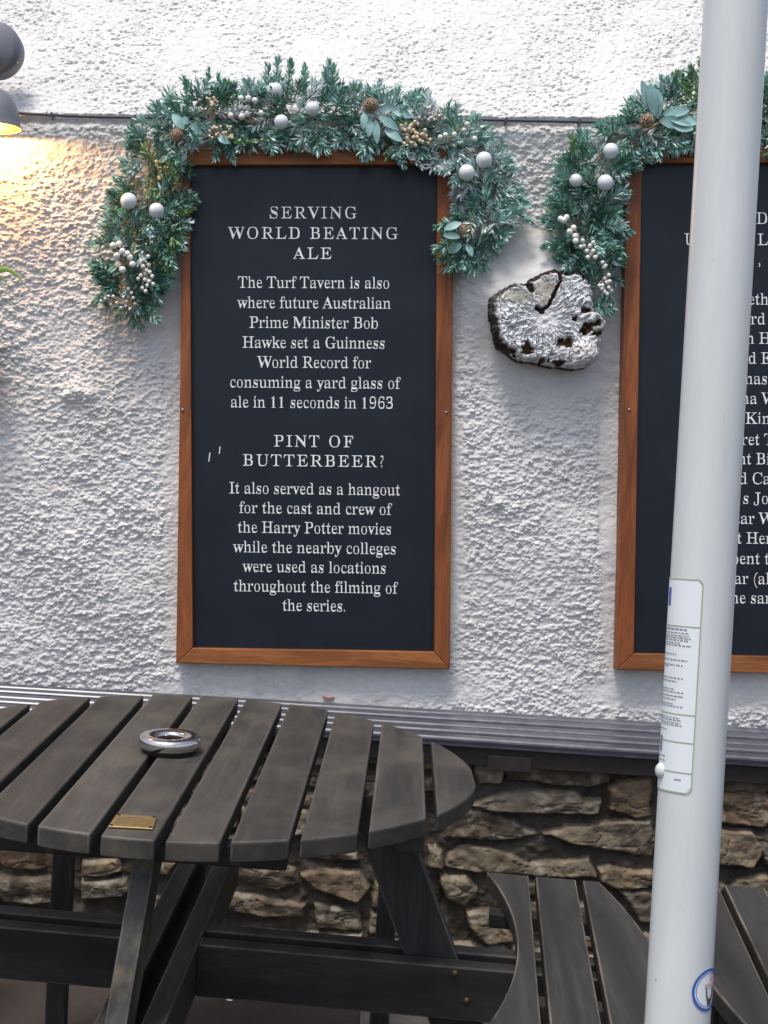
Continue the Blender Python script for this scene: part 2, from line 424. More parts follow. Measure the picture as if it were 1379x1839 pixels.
# ------------------------------------------------------------------ stone wall
STONE_Y, STONE_X0, STONE_X1, STONE_Z1 = 4.46, -2.4, 2.6, .525
def sxy(p): q = on_depth(p[0], p[1], STONE_Y-.03); return (q[0], q[2])
c7 = lambda L: [sxy((780+x/2.302, 1280+y/2.302)) for x, y in L]
c6 = lambda L: [sxy((400+x/2.652, 1200+y/2.652)) for x, y in L]
c5 = lambda L: [sxy((x/2.652, 1200+y/2.652)) for x, y in L]
hand = [c7(L) for L in [
 [(180,205),(275,200),(288,235),(280,300),(190,305),(178,260)], [(292,230),(400,225),(600,240),(740,258),(735,300),(640,318),(420,305),(300,290)],
 [(150,395),(240,360),(345,335),(440,340),(580,345),(620,375),(693,370),(680,430),(590,430),(420,425),(240,420)], [(735,330),(770,300),(900,290),(905,440),(830,450),(730,405)],
 [(60,480),(100,430),(200,420),(310,460),(430,515),(330,540),(40,535)], [(455,515),(560,490),(780,470),(905,460),(930,560),(900,612),(760,590),(600,555)],
 [(60,600),(100,572),(200,575),(330,600),(400,640),(640,615),(680,690),(430,690),(180,675),(50,655)], [(690,665),(740,655),(895,672),(960,700),(890,745),(760,735),(700,710)],
 [(0,565),(25,590),(38,650),(10,655),(-10,600)], [(40,700),(120,695),(180,740),(170,790),(95,810)], [(135,835),(230,840),(290,900),(325,970),(220,975),(150,900)],
 [(780,750),(890,760),(990,790),(980,900),(860,880)], [(960,265),(1195,265),(1379,280),(1440,300),(1379,345),(1000,335)], [(940,380),(1190,350),(1379,350),(1430,400),(1379,480),(1250,475),(1000,455)],
 [(960,495),(1180,495),(1330,505),(1370,570),(1330,655),(1180,640),(980,610)], [(1080,710),(1170,710),(1205,735),(1200,765),(1090,765)], [(1215,760),(1260,715),(1379,690),(1470,700),(1460,800),(1379,820),(1290,810)],
 [(75,140),(220,148),(222,166),(75,160)], [(400,170),(560,183),(740,198),(900,196),(870,216),(600,202)], [(1340,520),(1420,510),(1480,600),(1440,660),(1385,640)]]]
hand += [c6(L) for L in [
 [(390,920),(450,890),(640,900),(650,930),(520,945)], [(60,930),(180,945),(345,985),(350,1040),(260,1075),(40,1040)], [(370,1010),(440,985),(650,990),(690,1060),(645,1130),(560,1110),(430,1070)],
 [(720,1040),(830,1030),(870,1080),(860,1160),(720,1150)], [(0,1095),(170,1110),(390,1150),(370,1210),(200,1210),(0,1160)], [(430,1150),(640,1170),(660,1280),(450,1250)], [(710,1190),(880,1200),(930,1310),(700,1290)],
 [(975,870),(1040,890),(1050,970),(990,960)], [(1045,1010),(1160,1010),(1220,1080),(1150,1150),(1070,1110)]]]
hand += [c5(L) for L in [
 [(-120,880),(0,880),(280,890),(290,940),(280,985),(0,970)], [(385,930),(540,930),(555,990),(490,1010),(385,1000)], [(-80,1010),(0,1010),(280,1020),(270,1140),(0,1130)], [(380,1030),(590,1030),(610,1080),(570,1110),(380,1120)],
 [(720,940),(830,940),(800,1000),(720,1000)]]]
xs = np.arange(STONE_X0, STONE_X1, .0032); zs = np.arange(-.18, STONE_Z1, .0032)
SX, SZ = np.meshgrid(xs, zs)
SH = -.026+.016*fbm(SX*22, SZ*22, 40, 5); SC = np.zeros(SX.shape+(3,)); SC[:] = (.085, .072, .058)
SC *= (1+.5*fbm(SX*10, SZ*10, 45, 4))[..., None]
taken = np.zeros(SX.shape, bool)
WX = SX+.010*fbm(SX*16, SZ*16, 41, 3); WZ = SZ+.010*fbm(SX*16, SZ*16, 42, 3)
pal = [(.25, .19, .125), (.30, .235, .16), (.21, .17, .12), (.27, .225, .17), (.185, .145, .105), (.235, .165, .105)]
def lay(poly, k, force=True):
    poly = np.array(poly); a = poly.min(0)-.03; b = poly.max(0)+.03
    i0, i1 = np.searchsorted(xs, [a[0], b[0]]); j0, j1 = np.searchsorted(zs, [a[1], b[1]])
    if i1-i0 < 3 or j1-j0 < 3: return
    sl = np.s_[j0:j1, i0:i1]; x, z = WX[sl], WZ[sl]
    inside = np.zeros(x.shape, bool); d = np.full(x.shape, 9.0); n = len(poly)
    for i in range(n):
        p, q = poly[i], poly[(i+1) % n]
        c = ((p[1] > z) != (q[1] > z)) & (x < (q[0]-p[0])*(z-p[1])/(q[1]-p[1]+1e-12)+p[0]); inside ^= c
        e = q-p; t = np.clip(((x-p[0])*e[0]+(z-p[1])*e[1])/(e @ e+1e-12), 0, 1)
        d = np.minimum(d, np.hypot(x-p[0]-t*e[0], z-p[1]-t*e[1]))
    d = np.where(inside, d+.005, -d+.005); inside = d > 0
    if not force and (inside & taken[sl]).mean() > .02: return
    g = np.random.default_rng(1000+k)
    cx, cz = poly.mean(0); tx, tz = g.normal(0, .12), g.normal(.05, .12)
    prof = np.clip(1-(1-np.clip(d/.012, 0, 1))**3, 0, 1)
    X, Z = SX[sl], SZ[sl]; o = k*3.7
    facet = .022*np.abs(fbm(X*8+o, Z*12, 50, 3))+.0035*fbm(X*45+o, Z*60, 52, 3)
    crk = np.abs(fbm(X*7+o, Z*26, 55, 3)); h = -.034+prof*(.030+g.uniform(-.010, .014)+tx*(X-cx)*.5+tz*(Z-cz)*.5+facet-.006*(1-sstep(.0, .035, crk)))
    use = inside & (h > SH[sl])
    SH[sl] = np.where(use, h, SH[sl]); taken[sl] |= inside
    c = np.array(pal[g.integers(len(pal))])*g.uniform(.65, 1.1)
    if k in (17, 18): c = np.array((.34, .33, .27))
    t = (1+.85*fbm(X*18+o, Z*24, 60, 5))[..., None]
    lich = sstep(.22, .42, fbm(X*22+o, Z*22, 63, 3))[..., None]
    cc = c*t*(1-lich*.6)+lich*.6*np.array((.36, .33, .25))
    SC[sl] = np.where(use[..., None], cc, SC[sl])
for k, p in enumerate(hand): lay(p, k)
k = 100; z = -.17; g = np.random.default_rng(5)
while z < STONE_Z1-.02:
    rh = g.uniform(.05, .085); x = STONE_X0-g.uniform(0, .1)
    while x < STONE_X1:
        wd = g.uniform(.07, .26); y0, y1 = z+g.uniform(0, .012), z+rh-g.uniform(0, .012)
        poly = [(x, y0+g.uniform(0, .02)), (x+wd*.3, y0), (x+wd*.8, y0+g.uniform(0, .01)), (x+wd-.012, y0+g.uniform(0, .02)),
                (x+wd-.012, y1-g.uniform(0, .02)), (x+wd*.6, y1), (x+wd*.2, y1-g.uniform(0, .012)), (x, y1-g.uniform(0, .02))]
        lay(poly, k, False); k += 1; x += wd
    z += rh
SPt = np.stack([SX, STONE_Y-SH, SZ], -1)
sw = grid_mesh('stone_wall', SPt, M['stone']); colour_attr(sw, 'stone', np.clip(SC, .01, 1).reshape(-1, 3))
tag(sw, 'low rubble stone wall of rough brown stones under the slatted bench', 'wall')

# ------------------------------------------------------------------ slatted bench along the wall
BZ = .56
bx0, bx1 = -2.3, 2.5
back = lambda x: 4.815+.042*(x-.042)-.012
front = lambda x: 4.405
bench = empty('slatted_bench', (0, 4.6, 0), 'long dark slatted bench top along the wall above the rubble stones', 'bench')
NS = 5
for i in range(NS):
    t0, t1 = (i+.02)/NS, (i+.64)/NS
    L = lambda x, t: front(x)+(back(x)-front(x))*t
    bot = [(bx0, L(bx0, t0), BZ-.03), (bx1, L(bx1, t0), BZ-.03), (bx1, L(bx1, t1), BZ-.03), (bx0, L(bx0, t1), BZ-.03)]
    top = [(p[0], p[1], BZ+(.002 if i % 2 else 0)) for p in bot]
    prism('slat', bot, top, M['bench'], bench, .010, 3, worn_or_lit=M['bench_highlight'])  # bevels take the painted highlight colour, not wear
yb = 4.425
prism('fascia', [(bx0, yb, BZ-.085), (bx1, yb, BZ-.085), (bx1, yb+.03, BZ-.085), (bx0, yb+.03, BZ-.085)],
      [(bx0, yb, BZ-.032), (bx1, yb, BZ-.032), (bx1, yb+.03, BZ-.032), (bx0, yb+.03, BZ-.032)], M['fascia'], bench, .003)
for px0, px1 in ((876, 955), (100, 180), (1460, 1540)):
    xa, xb = on_depth(px0, 1350, yb)[0], on_depth(px1, 1355, yb)[0]
    prism('bracket', [(xa, yb-.012, BZ-.095), (xb, yb-.012, BZ-.095), (xb, yb-.001, BZ-.095), (xa, yb-.001, BZ-.095)],
          [(xa, yb-.012, BZ-.05), (xb, yb-.012, BZ-.05), (xb, yb-.001, BZ-.05), (xa, yb-.001, BZ-.05)], M['fascia'], bench, .002)
for xq in (-1.6, -.5, .6, 1.7):
    prism('bearer', [(xq, 4.47, BZ-.075), (xq+.05, 4.47, BZ-.075), (xq+.05, 4.74, BZ-.075), (xq, 4.74, BZ-.075)],
          [(xq, 4.47, BZ-.033), (xq+.05, 4.47, BZ-.033), (xq+.05, 4.74, BZ-.033), (xq, 4.74, BZ-.033)], M['fascia'], bench)

# ------------------------------------------------------------------ lettering
GL = json.loads('''{"(":[288,[133,232,141,337,163,436,199,528,247,614,309,694,260,694,204,617,158,529,125,433,105,333,98,232,105,131,125,31,158,-65,204,-153,260,-230,309,-230,247,-150,199,-64,163,28,141,127]],",":[184,[59,-118,102,-100,134,-74,149,-43,156,-9,137,26,134,59,124,86,149,106,129,119,105,123,86,120,70,112,57,100,88,85,87,48,94,32,65,21,79,13,114,10,105,-38,76,-83,59,-99]],".":[184,[109,111,90,108,74,99,61,86,91,70,88,51,91,16,74,3,90,-6,109,-9,128,-6,144,3,127,16,130,51,127,86,144,99,128,108]],"1":[524,[105,0,117,53,205,58,257,67,269,118,269,619,124,520,82,518,66,528,86,535,91,544,83,576,42,589,141,629,284,718,338,718,344,77,353,64,429,53,491,53,502,0]],"3":[524,[163,-4,87,22,61,41,91,52,57,138,57,149,44,159,87,185,113,188,96,142,97,106,107,92,161,80,195,65,274,65,308,79,358,86,388,132,399,207,393,249,373,285,359,301,302,314,258,332,204,338,151,338,154,400,233,402,330,426,355,458,370,498,374,568,362,619,345,643,294,652,268,662,226,659,206,649,158,641,133,583,128,539,166,508,102,516,58,539,88,551,77,580,78,618,96,655,72,672,117,700,178,718,257,724,335,717,399,697,448,663,426,642,438,618,448,561,441,511,420,468,444,449,384,402,360,391,295,381,367,373,447,336,473,313,445,300,469,249,472,182,459,121,430,73,458,60,397,19,284,-8]],"6":[524,[264,-9,211,3,163,27,122,62,145,84,116,139,96,205,85,330,96,455,130,564,170,630,146,649,204,694,275,719,378,722,448,702,482,678,450,668,466,625,463,590,457,580,490,569,468,551,412,537,387,536,422,596,396,653,321,665,298,662,219,640,187,597,164,532,150,449,146,401,195,407,269,434,324,438,391,429,446,403,470,384,449,360,475,302,484,231,475,152,447,85,466,57,440,33,410,14,375,1,336,-7],[311,58,376,70,397,96,415,160,418,252,403,323,384,353,332,363,303,375,242,367,199,342,152,336,146,329,152,227,167,149,192,97,206,79,262,66]],"9":[524,[164,-4,105,21,95,30,126,39,72,134,103,158,112,160,128,84,166,73,196,58,232,53,279,65,357,99,385,157,404,239,413,343,324,332,353,321,301,287,231,275,167,283,113,309,90,328,110,351,84,409,75,482,85,562,114,629,128,648,104,665,163,704,236,723,320,718,370,702,414,673,434,655,412,633,442,580,462,514,473,433,468,293,442,178,408,107,393,86,417,67,359,21,311,1],[300,350,334,366,384,373,413,414,402,542,384,600,359,636,270,657,185,642,164,615,144,549,140,488,144,437,155,398,174,370]],"?":[298,[82,595,126,601,203,589,217,575,222,534,211,481,189,431,129,327,94,242,94,221,100,203,139,175,139,239,155,307,237,460,258,546,228,625,237,659,191,682,129,691],[154,111,135,108,119,99,106,86,136,70,133,51,136,16,119,3,135,-6,154,-9,173,-6,189,3,172,16,175,51,172,86,189,99,173,108]],"A":[615,[-5,0,-13,27,59,45,60,77,307,694,334,693,566,62,580,42,628,36,660,27,655,0,346,0,341,27,447,42,458,53,451,106,445,121,394,197,154,197,97,43,158,29,190,27,182,0],[169,239,399,239,263,475]],"B":[624,[29,0,24,26,73,35,84,41,132,48,147,84,142,614,128,636,23,653,28,678,327,678,422,672,496,653,548,622,541,578,551,522,544,476,564,438,531,408,486,384,388,368,498,349,552,323,592,288,576,246,584,196,581,160,573,128,559,99,578,74,553,52,522,33,447,8,354,0],[232,375,336,380,377,395,431,406,451,438,462,485,459,563,440,614,429,626,309,645,245,637,232,596],[376,42,394,49,448,60,470,90,483,133,486,222,474,273,452,309,396,322,353,338,294,344,232,344,237,64,245,50]],"C":[662,[382,-16,306,-9,236,13,175,49,148,72,163,97,122,156,94,224,80,299,80,380,94,455,123,523,164,581,149,606,207,648,273,677,346,691,414,691,511,669,577,648,602,655,619,677,624,693,650,693,650,459,625,459,598,527,584,583,570,606,506,625,453,651,395,660,330,647,240,608,204,544,182,453,175,337,183,228,207,144,247,83,342,47,414,35,486,46,556,80,601,115,634,158,666,132,622,79,571,37,514,8,451,-10]],"D":[703,[35,0,30,26,133,44,146,76,146,598,130,635,82,641,40,652,22,653,27,678,329,678,399,674,460,664,515,646,563,622,604,590,598,552,624,508,643,457,654,401,658,339,644,217,640,122,568,54,469,14,338,0],[368,39,401,48,430,63,494,84,515,112,531,145,554,230,561,341,553,450,531,536,493,596,400,633,318,644,288,636,243,631,232,573,236,66,243,51]],"E":[623,[24,0,21,25,72,32,84,37,132,44,148,79,151,116,148,594,139,624,132,634,84,641,42,652,24,653,27,678,573,678,594,476,571,476,555,541,538,588,483,618,423,635,345,641,244,630,233,578,233,366,313,367,355,378,397,401,429,514,453,514,453,176,428,176,399,294,345,322,276,331,233,331,238,65,247,52,343,41,445,52,504,74,564,112,612,213,640,213,579,0]],"F":[567,[28,0,23,26,73,37,84,43,132,50,147,87,147,595,131,630,82,637,21,653,24,678,565,678,586,476,562,476,526,600,442,632,342,642,240,631,232,593,232,368,308,369,350,380,393,403,418,486,423,516,450,516,450,176,424,176,394,299,330,327,232,333,241,64,250,49,295,43,382,26,377,0]],"G":[721,[357,-13,279,1,211,29,152,70,127,95,144,122,108,186,87,259,80,341,87,420,108,491,144,554,165,582,151,607,208,648,273,677,345,691,415,692,515,669,589,651,624,693,651,693,651,458,625,458,579,597,524,611,454,651,398,660,333,647,243,609,207,544,185,455,178,339,186,225,211,136,229,101,251,71,315,48,344,32,375,22,450,22,478,33,528,41,546,74,546,223,529,254,410,271,414,295,741,295,745,271,641,254,628,224,625,191,664,43,559,6,452,-13]],"H":[744,[28,0,23,26,73,35,84,40,132,47,147,82,147,598,132,631,84,638,24,653,29,678,355,678,360,653,291,636,247,631,232,564,232,373,548,373,541,618,534,631,490,636,420,653,425,678,750,678,755,653,694,638,647,632,633,599,633,85,648,49,695,41,736,28,755,26,750,0,425,0,420,26,529,46,545,81,548,329,232,329,235,82,250,47,298,40,340,27,360,26,355,0]],"I":[353,[25,0,20,26,81,42,130,48,148,79,151,112,148,608,133,637,20,653,25,678,359,678,364,653,254,637,240,620,233,576,240,66,248,53,292,48,366,26,361,0]],"J":[457,[143,-96,77,-80,26,-44,48,-33,34,34,42,72,47,82,16,91,55,110,100,104,118,92,86,84,99,32,82,-29,95,-49,170,-59,192,-52,239,-45,257,-1,251,609,236,631,190,636,118,653,122,678,464,678,468,653,405,638,360,633,342,578,341,132,332,50,306,-15,302,-60,240,-88]],"K":[725,[29,0,24,26,74,35,85,40,133,47,148,82,148,598,133,632,85,639,44,651,25,653,30,678,356,678,361,653,292,636,248,631,233,564,270,348,551,623,555,634,464,652,433,653,438,678,718,678,723,653,675,648,637,634,598,611,511,537,399,424,665,53,711,47,761,27,773,26,768,0,423,0,418,26,530,38,535,58,510,98,336,318,233,295,236,82,251,47,299,40,341,27,361,26,356,0]],"L":[600,[26,0,23,26,73,35,84,40,132,47,147,82,147,599,132,633,84,639,24,653,28,678,368,678,372,653,302,643,295,638,249,633,232,578,239,63,247,53,348,41,448,53,505,77,521,89,555,103,609,230,636,230,576,0]],"M":[909,[28,0,21,26,113,47,112,569,151,582,136,631,92,636,22,653,28,678,236,678,472,212,708,678,913,678,919,653,861,637,814,630,798,597,802,64,814,43,918,26,913,0,594,0,589,26,651,41,696,45,715,96,716,124,677,594,429,0,402,0,184,579,152,44,232,27,252,26,245,0]],"N":[700,[600,-16,177,521,157,46,228,27,248,26,241,0,34,0,27,26,118,42,113,117,152,578,98,641,54,645,27,653,35,678,195,678,562,251,585,635,493,653,500,678,707,678,714,653,664,645,625,633,628,-16]],"O":[747,[331,-12,251,11,181,51,141,86,161,106,117,174,89,253,80,339,89,425,117,504,162,571,141,592,205,642,280,677,365,693,452,690,532,668,602,628,642,594,621,574,665,506,693,427,703,339,693,253,665,174,620,106,641,86,577,36,502,1,418,-15],[394,18,456,31,542,69,577,134,597,223,604,339,596,453,574,543,557,579,536,608,474,631,448,647,419,657,387,660,325,647,239,609,204,544,184,455,177,339,185,225,208,136,225,100,246,70,308,48,334,31,363,21]],"P":[587,[28,0,23,26,73,35,84,40,132,47,147,82,147,598,132,631,84,638,24,653,29,678,409,674,475,663,537,634,568,608,541,592,565,537,570,494,560,431,547,404,569,379,546,358,518,339,449,314,359,306,232,306,235,82,250,47,298,40,340,27,360,26,355,0],[232,342,328,343,373,354,391,364,444,376,463,411,473,460,470,546,458,589,437,618,383,629,345,641,243,631,232,593]],"R":[669,[28,0,23,26,73,35,84,40,132,47,147,82,147,598,132,631,84,638,24,653,29,678,380,676,476,662,547,634,574,614,555,591,570,564,579,533,582,498,576,452,558,412,566,379,524,353,430,333,604,75,635,38,715,26,707,0,542,0,339,316,232,316,235,82,250,47,298,40,340,27,360,26,355,0],[232,348,333,349,381,361,401,371,456,385,478,421,490,470,486,551,472,591,449,619,334,642,243,629,232,574]],"S":[546,[64,-16,64,235,93,235,132,74,187,55,235,30,293,22,335,27,369,42,412,54,443,97,454,133,451,158,441,181,425,202,364,221,180,319,133,357,154,376,128,418,115,467,113,561,122,600,131,617,124,632,172,669,231,690,342,687,446,662,463,667,477,694,505,694,505,475,480,475,440,604,399,617,338,654,289,662,235,652,188,635,155,582,147,537,148,524,165,501,215,491,281,451,441,371,485,334,458,321,487,265,496,198,481,106,461,68,476,51,418,12,344,-11,286,-15,236,-12,106,13,91,-16]],"T":[595,[142,0,137,26,190,33,202,39,251,46,268,82,271,120,271,645,192,643,139,629,77,601,48,505,43,473,16,473,36,678,591,678,611,472,586,472,573,534,556,583,511,617,462,638,400,645,353,645,356,81,373,45,488,26,483,0]],"U":[698,[317,-17,271,-9,231,3,197,20,170,43,187,70,170,102,158,140,148,231,145,598,130,631,82,638,22,653,27,678,353,678,358,653,288,636,244,631,230,564,231,175,242,118,264,77,278,61,336,49,381,35,409,33,472,41,526,66,556,106,577,164,584,237,586,631,489,653,496,678,699,678,706,653,627,628,626,212,619,160,606,116,566,48,537,24,504,5,464,-8,419,-16]],"V":[602,[316,-19,73,626,65,634,17,641,-21,653,-16,678,309,678,314,653,248,644,240,639,195,634,190,595,201,563,385,213,545,639,445,653,452,678,651,678,658,653,582,637,576,589,342,-19]],"W":[875,[254,-16,67,629,62,636,16,642,-23,653,-18,678,264,678,269,653,179,639,170,602,181,555,324,228,487,525,450,627,444,634,341,653,346,678,649,678,654,653,557,639,549,627,546,613,555,575,699,247,831,636,749,653,758,678,920,678,929,653,870,635,867,595,664,-16,637,-16,470,460,283,-16]],"a":[477,[352,-12,330,-4,314,9,342,28,299,52,240,10,176,-10,122,-12,88,-2,60,17,88,30,70,76,72,119,92,165,71,185,123,219,244,268,335,283,332,389,317,421,270,428,235,439,149,428,131,408,130,382,144,344,133,308,164,301,126,285,83,291,67,303,99,310,88,352,94,391,93,403,73,415,125,451,198,471,281,472,347,460,392,435,369,418,390,372,397,313,402,56,466,55,451,41,470,21,427,-6],[259,61,275,72,321,78,335,94,335,252,253,238,189,218,156,193,142,162,137,125,145,77,155,62]],"b":[502,[64,-17,100,622,88,643,12,654,20,678,167,678,167,415,227,436,274,465,329,474,388,464,438,433,413,418,447,365,466,298,469,217,452,136,415,69,438,50,381,7,336,-10,286,-15,233,-6,181,21,156,42,79,-17],[292,23,358,40,384,73,401,158,401,304,383,374,362,401,265,416,231,402,185,395,167,360,170,73,178,50,248,24]],"c":[402,[210,-14,148,5,95,44,120,61,85,123,69,196,73,279,119,394,104,412,164,454,210,470,288,474,335,464,373,444,387,431,362,416,373,354,370,328,397,321,363,305,330,307,314,315,335,329,333,404,321,428,252,442,221,435,172,416,147,383,131,338,129,238,141,167,165,114,181,93,238,77,280,59,325,59,365,75,404,107,424,90,392,52,357,23,319,2,277,-11]],"d":[516,[188,-14,132,5,100,29,125,44,91,99,72,168,69,249,84,330,115,395,129,413,105,429,157,463,217,474,269,465,313,438,371,417,368,619,361,635,316,641,262,654,269,678,436,678,441,67,449,55,526,41,526,16,418,5,332,-15,371,58,314,32,292,11,267,-3,239,-12],[273,45,301,62,348,70,371,113,369,370,354,395,307,402,270,417,241,416,174,401,155,372,139,298,139,160,154,87,173,58]],"e":[413,[206,-14,145,5,93,44,118,61,85,125,69,204,72,287,95,358,117,398,95,415,149,454,211,473,267,472,324,453,371,417,359,392,380,297,382,258,418,247,157,247,141,181,156,129,180,92,253,70,297,63,342,73,383,105,402,128,424,108,393,64,358,29,319,5,276,-10],[165,286,316,286,339,320,333,365,303,423,294,431,240,442,167,420,147,392,137,353,134,303]],"f":[283,[27,0,22,24,63,35,106,39,117,109,117,412,27,412,27,462,117,462,119,556,134,608,148,630,126,649,170,676,226,690,305,687,342,674,370,652,355,639,350,553,375,546,343,530,298,538,291,544,313,550,317,635,307,654,257,659,239,653,195,647,181,581,181,462,285,462,285,412,181,412,183,66,196,38,297,24,292,0]],"g":[452,[147,-205,92,-191,53,-169,39,-156,59,-142,49,-127,46,-111,48,-92,34,-76,73,-49,141,-38,78,-24,59,-9,85,7,74,45,85,98,63,110,129,154,191,164,109,184,76,209,91,240,77,275,73,334,89,384,98,399,70,412,113,445,190,471,280,471,347,453,447,453,458,399,382,399,373,381,389,344,394,286,380,239,362,212,390,200,332,165,256,153,183,150,129,114,118,94,121,85,210,73,366,65,418,47,442,30,412,19,428,-21,431,-55,449,-83,447,-108,429,-150,377,-183,307,-202],[308,197,327,231,334,361,323,411,308,431,221,441,162,431,146,411,132,339,140,231,152,205,163,197],[294,-170,337,-161,377,-146,395,-125,405,-66,305,-51,144,-51,112,-61,92,-83,85,-118,92,-137,129,-146,172,-166]],"h":[532,[33,0,27,24,62,33,106,38,117,83,111,633,102,644,28,655,35,678,181,678,181,397,244,425,270,446,298,462,329,471,362,474,409,468,445,449,432,417,448,372,453,315,459,45,468,34,541,24,535,0,307,0,301,24,374,33,387,62,383,375,376,391,302,404,266,395,250,385,195,369,181,350,187,45,195,34,268,24,262,0]],"i":[260,[115,547,97,561,128,570,115,602,122,649,128,659,97,668,126,686,174,686,204,668,172,659,185,626,178,579,172,570,203,561,162,540],[33,0,27,24,63,34,107,38,117,83,112,418,103,428,30,437,39,462,182,462,188,45,195,34,268,24,262,0]],"k":[499,[32,0,26,24,62,34,107,39,117,83,109,640,105,644,30,654,39,678,181,678,181,251,392,422,389,429,306,437,313,462,507,462,514,437,469,428,428,404,330,311,484,41,531,34,560,24,554,0,320,0,314,24,390,32,388,67,281,219,181,200,187,45,195,34,268,24,262,0]],"l":[262,[33,0,27,24,63,34,107,38,117,83,109,639,105,644,30,654,38,678,182,678,188,45,195,34,268,24,262,0]],"m":[790,[33,0,27,24,62,33,106,38,117,83,111,416,102,428,28,438,36,462,197,462,179,394,242,423,267,445,294,461,323,471,353,474,391,471,422,460,447,443,426,420,477,389,501,420,528,443,557,460,588,471,622,474,668,468,704,449,691,417,706,372,711,315,717,45,725,34,798,24,792,0,568,0,562,24,634,34,649,72,643,375,636,391,562,404,528,396,512,386,458,371,444,353,450,45,458,34,530,24,524,0,303,0,297,24,369,34,384,72,378,375,371,391,297,404,207,385,179,350,185,46,192,35,264,24,258,0]],"n":[532,[33,0,27,24,62,33,106,38,117,83,111,416,102,428,28,438,36,462,200,462,181,398,243,425,269,447,298,462,328,471,362,474,409,468,445,449,432,417,448,372,453,315,459,45,468,34,541,24,535,0,307,0,301,24,374,33,387,62,383,375,376,391,302,404,266,395,250,385,195,369,181,350,187,45,195,34,268,24,262,0]],"o":[466,[201,-10,155,5,98,46,119,64,85,127,68,202,71,283,95,356,119,396,98,413,155,454,225,473,300,469,365,443,402,414,381,397,415,334,432,257,428,174,405,102,382,62,402,45,345,5,276,-14],[267,19,322,32,356,78,363,121,363,320,354,383,319,430,251,445,181,430,157,403,146,382,135,230,146,78,180,32]],"p":[518,[31,-207,26,-184,60,-175,103,-171,114,-150,111,415,104,427,29,439,37,462,191,462,174,391,272,421,255,445,281,462,311,472,364,474,419,455,451,431,426,416,460,360,478,290,478,182,459,108,425,48,449,32,398,-3,338,-15,284,-5,239,25,181,48,190,-155,198,-167,294,-183,288,-207],[308,44,375,59,395,88,412,162,412,296,398,369,380,398,296,414,262,404,247,391,194,373,181,350,181,102,203,64]],"r":[393,[33,0,27,24,63,34,107,38,117,83,111,419,108,425,30,437,39,462,191,462,178,375,267,393,278,410,252,425,307,465,347,474,390,466,410,453,379,443,391,409,388,357,414,349,380,332,336,339,331,344,347,372,343,377,273,386,257,377,210,369,190,335,183,286,188,50,198,38,294,24,288,0]],"s":[394,[190,-11,109,13,86,4,76,-13,53,-13,53,157,79,157,112,58,192,23,247,28,288,40,312,87,313,118,306,132,251,145,106,227,92,239,120,252,98,295,91,375,94,396,103,415,97,433,135,460,182,473,210,475,323,455,343,475,363,475,363,330,340,330,306,413,237,440,189,435,152,426,127,353,133,346,178,340,218,315,336,250,349,238,321,226,340,180,350,88,345,65,333,45,340,27,300,0,252,-13]],"t":[305,[161,-13,124,-3,98,16,128,29,112,83,111,415,30,415,30,446,53,468,114,490,147,530,163,585,192,631,215,631,176,462,289,462,289,415,176,415,184,76,187,70,250,60,276,68,298,93,307,111,331,98,271,58,285,26,256,4,222,-10]],"u":[523,[169,-13,127,0,110,11,136,26,117,64,107,144,101,413,93,426,17,438,25,462,172,462,177,83,186,69,230,63,263,53,297,60,313,69,366,82,379,98,375,406,361,427,282,438,289,462,443,462,447,71,454,58,536,44,536,19,426,7,340,-15,379,60,290,47,318,34,262,-2]],"v":[421,[212,-15,96,369,67,425,-4,437,2,462,238,462,244,438,159,428,153,411,155,399,266,182,351,376,366,426,303,438,313,462,445,462,454,439,409,422,408,407,387,362,238,-15]],"w":[612,[182,-15,64,394,44,427,-16,437,-9,462,199,462,206,437,178,431,136,428,131,411,139,376,236,189,353,350,321,430,250,439,256,462,474,462,481,437,408,427,401,411,404,390,496,210,569,381,580,427,530,439,541,462,652,462,663,439,624,429,626,424,453,-15,430,-15,332,293,208,-15]],"y":[412,[50,-205,15,-186,45,-176,30,-140,36,-87,7,-79,42,-60,88,-68,95,-73,72,-80,74,-141,135,-146,170,-110,193,-66,209,-7,93,373,62,428,-7,437,-1,462,235,462,241,437,159,429,152,409,159,382,266,177,352,387,363,428,302,437,313,462,435,462,446,437,406,425,386,361,202,-126,191,-143,144,-157,134,-169,163,-179,119,-204]],"z":[401,[22,0,58,21,289,428,151,424,108,405,94,394,65,322,39,322,69,462,404,462,370,433,148,37,277,41,316,55,351,78,387,160,411,160,375,0]]}''')
GL['1'] = [500, [120,0,120,20,205,36,205,575,118,545,110,566,288,676,298,676,298,36,385,20,385,0]]
def line_width(t, track):
    return sum((.25 if ch == ' ' else GL[ch][0]/1000)+track for ch in t)-track
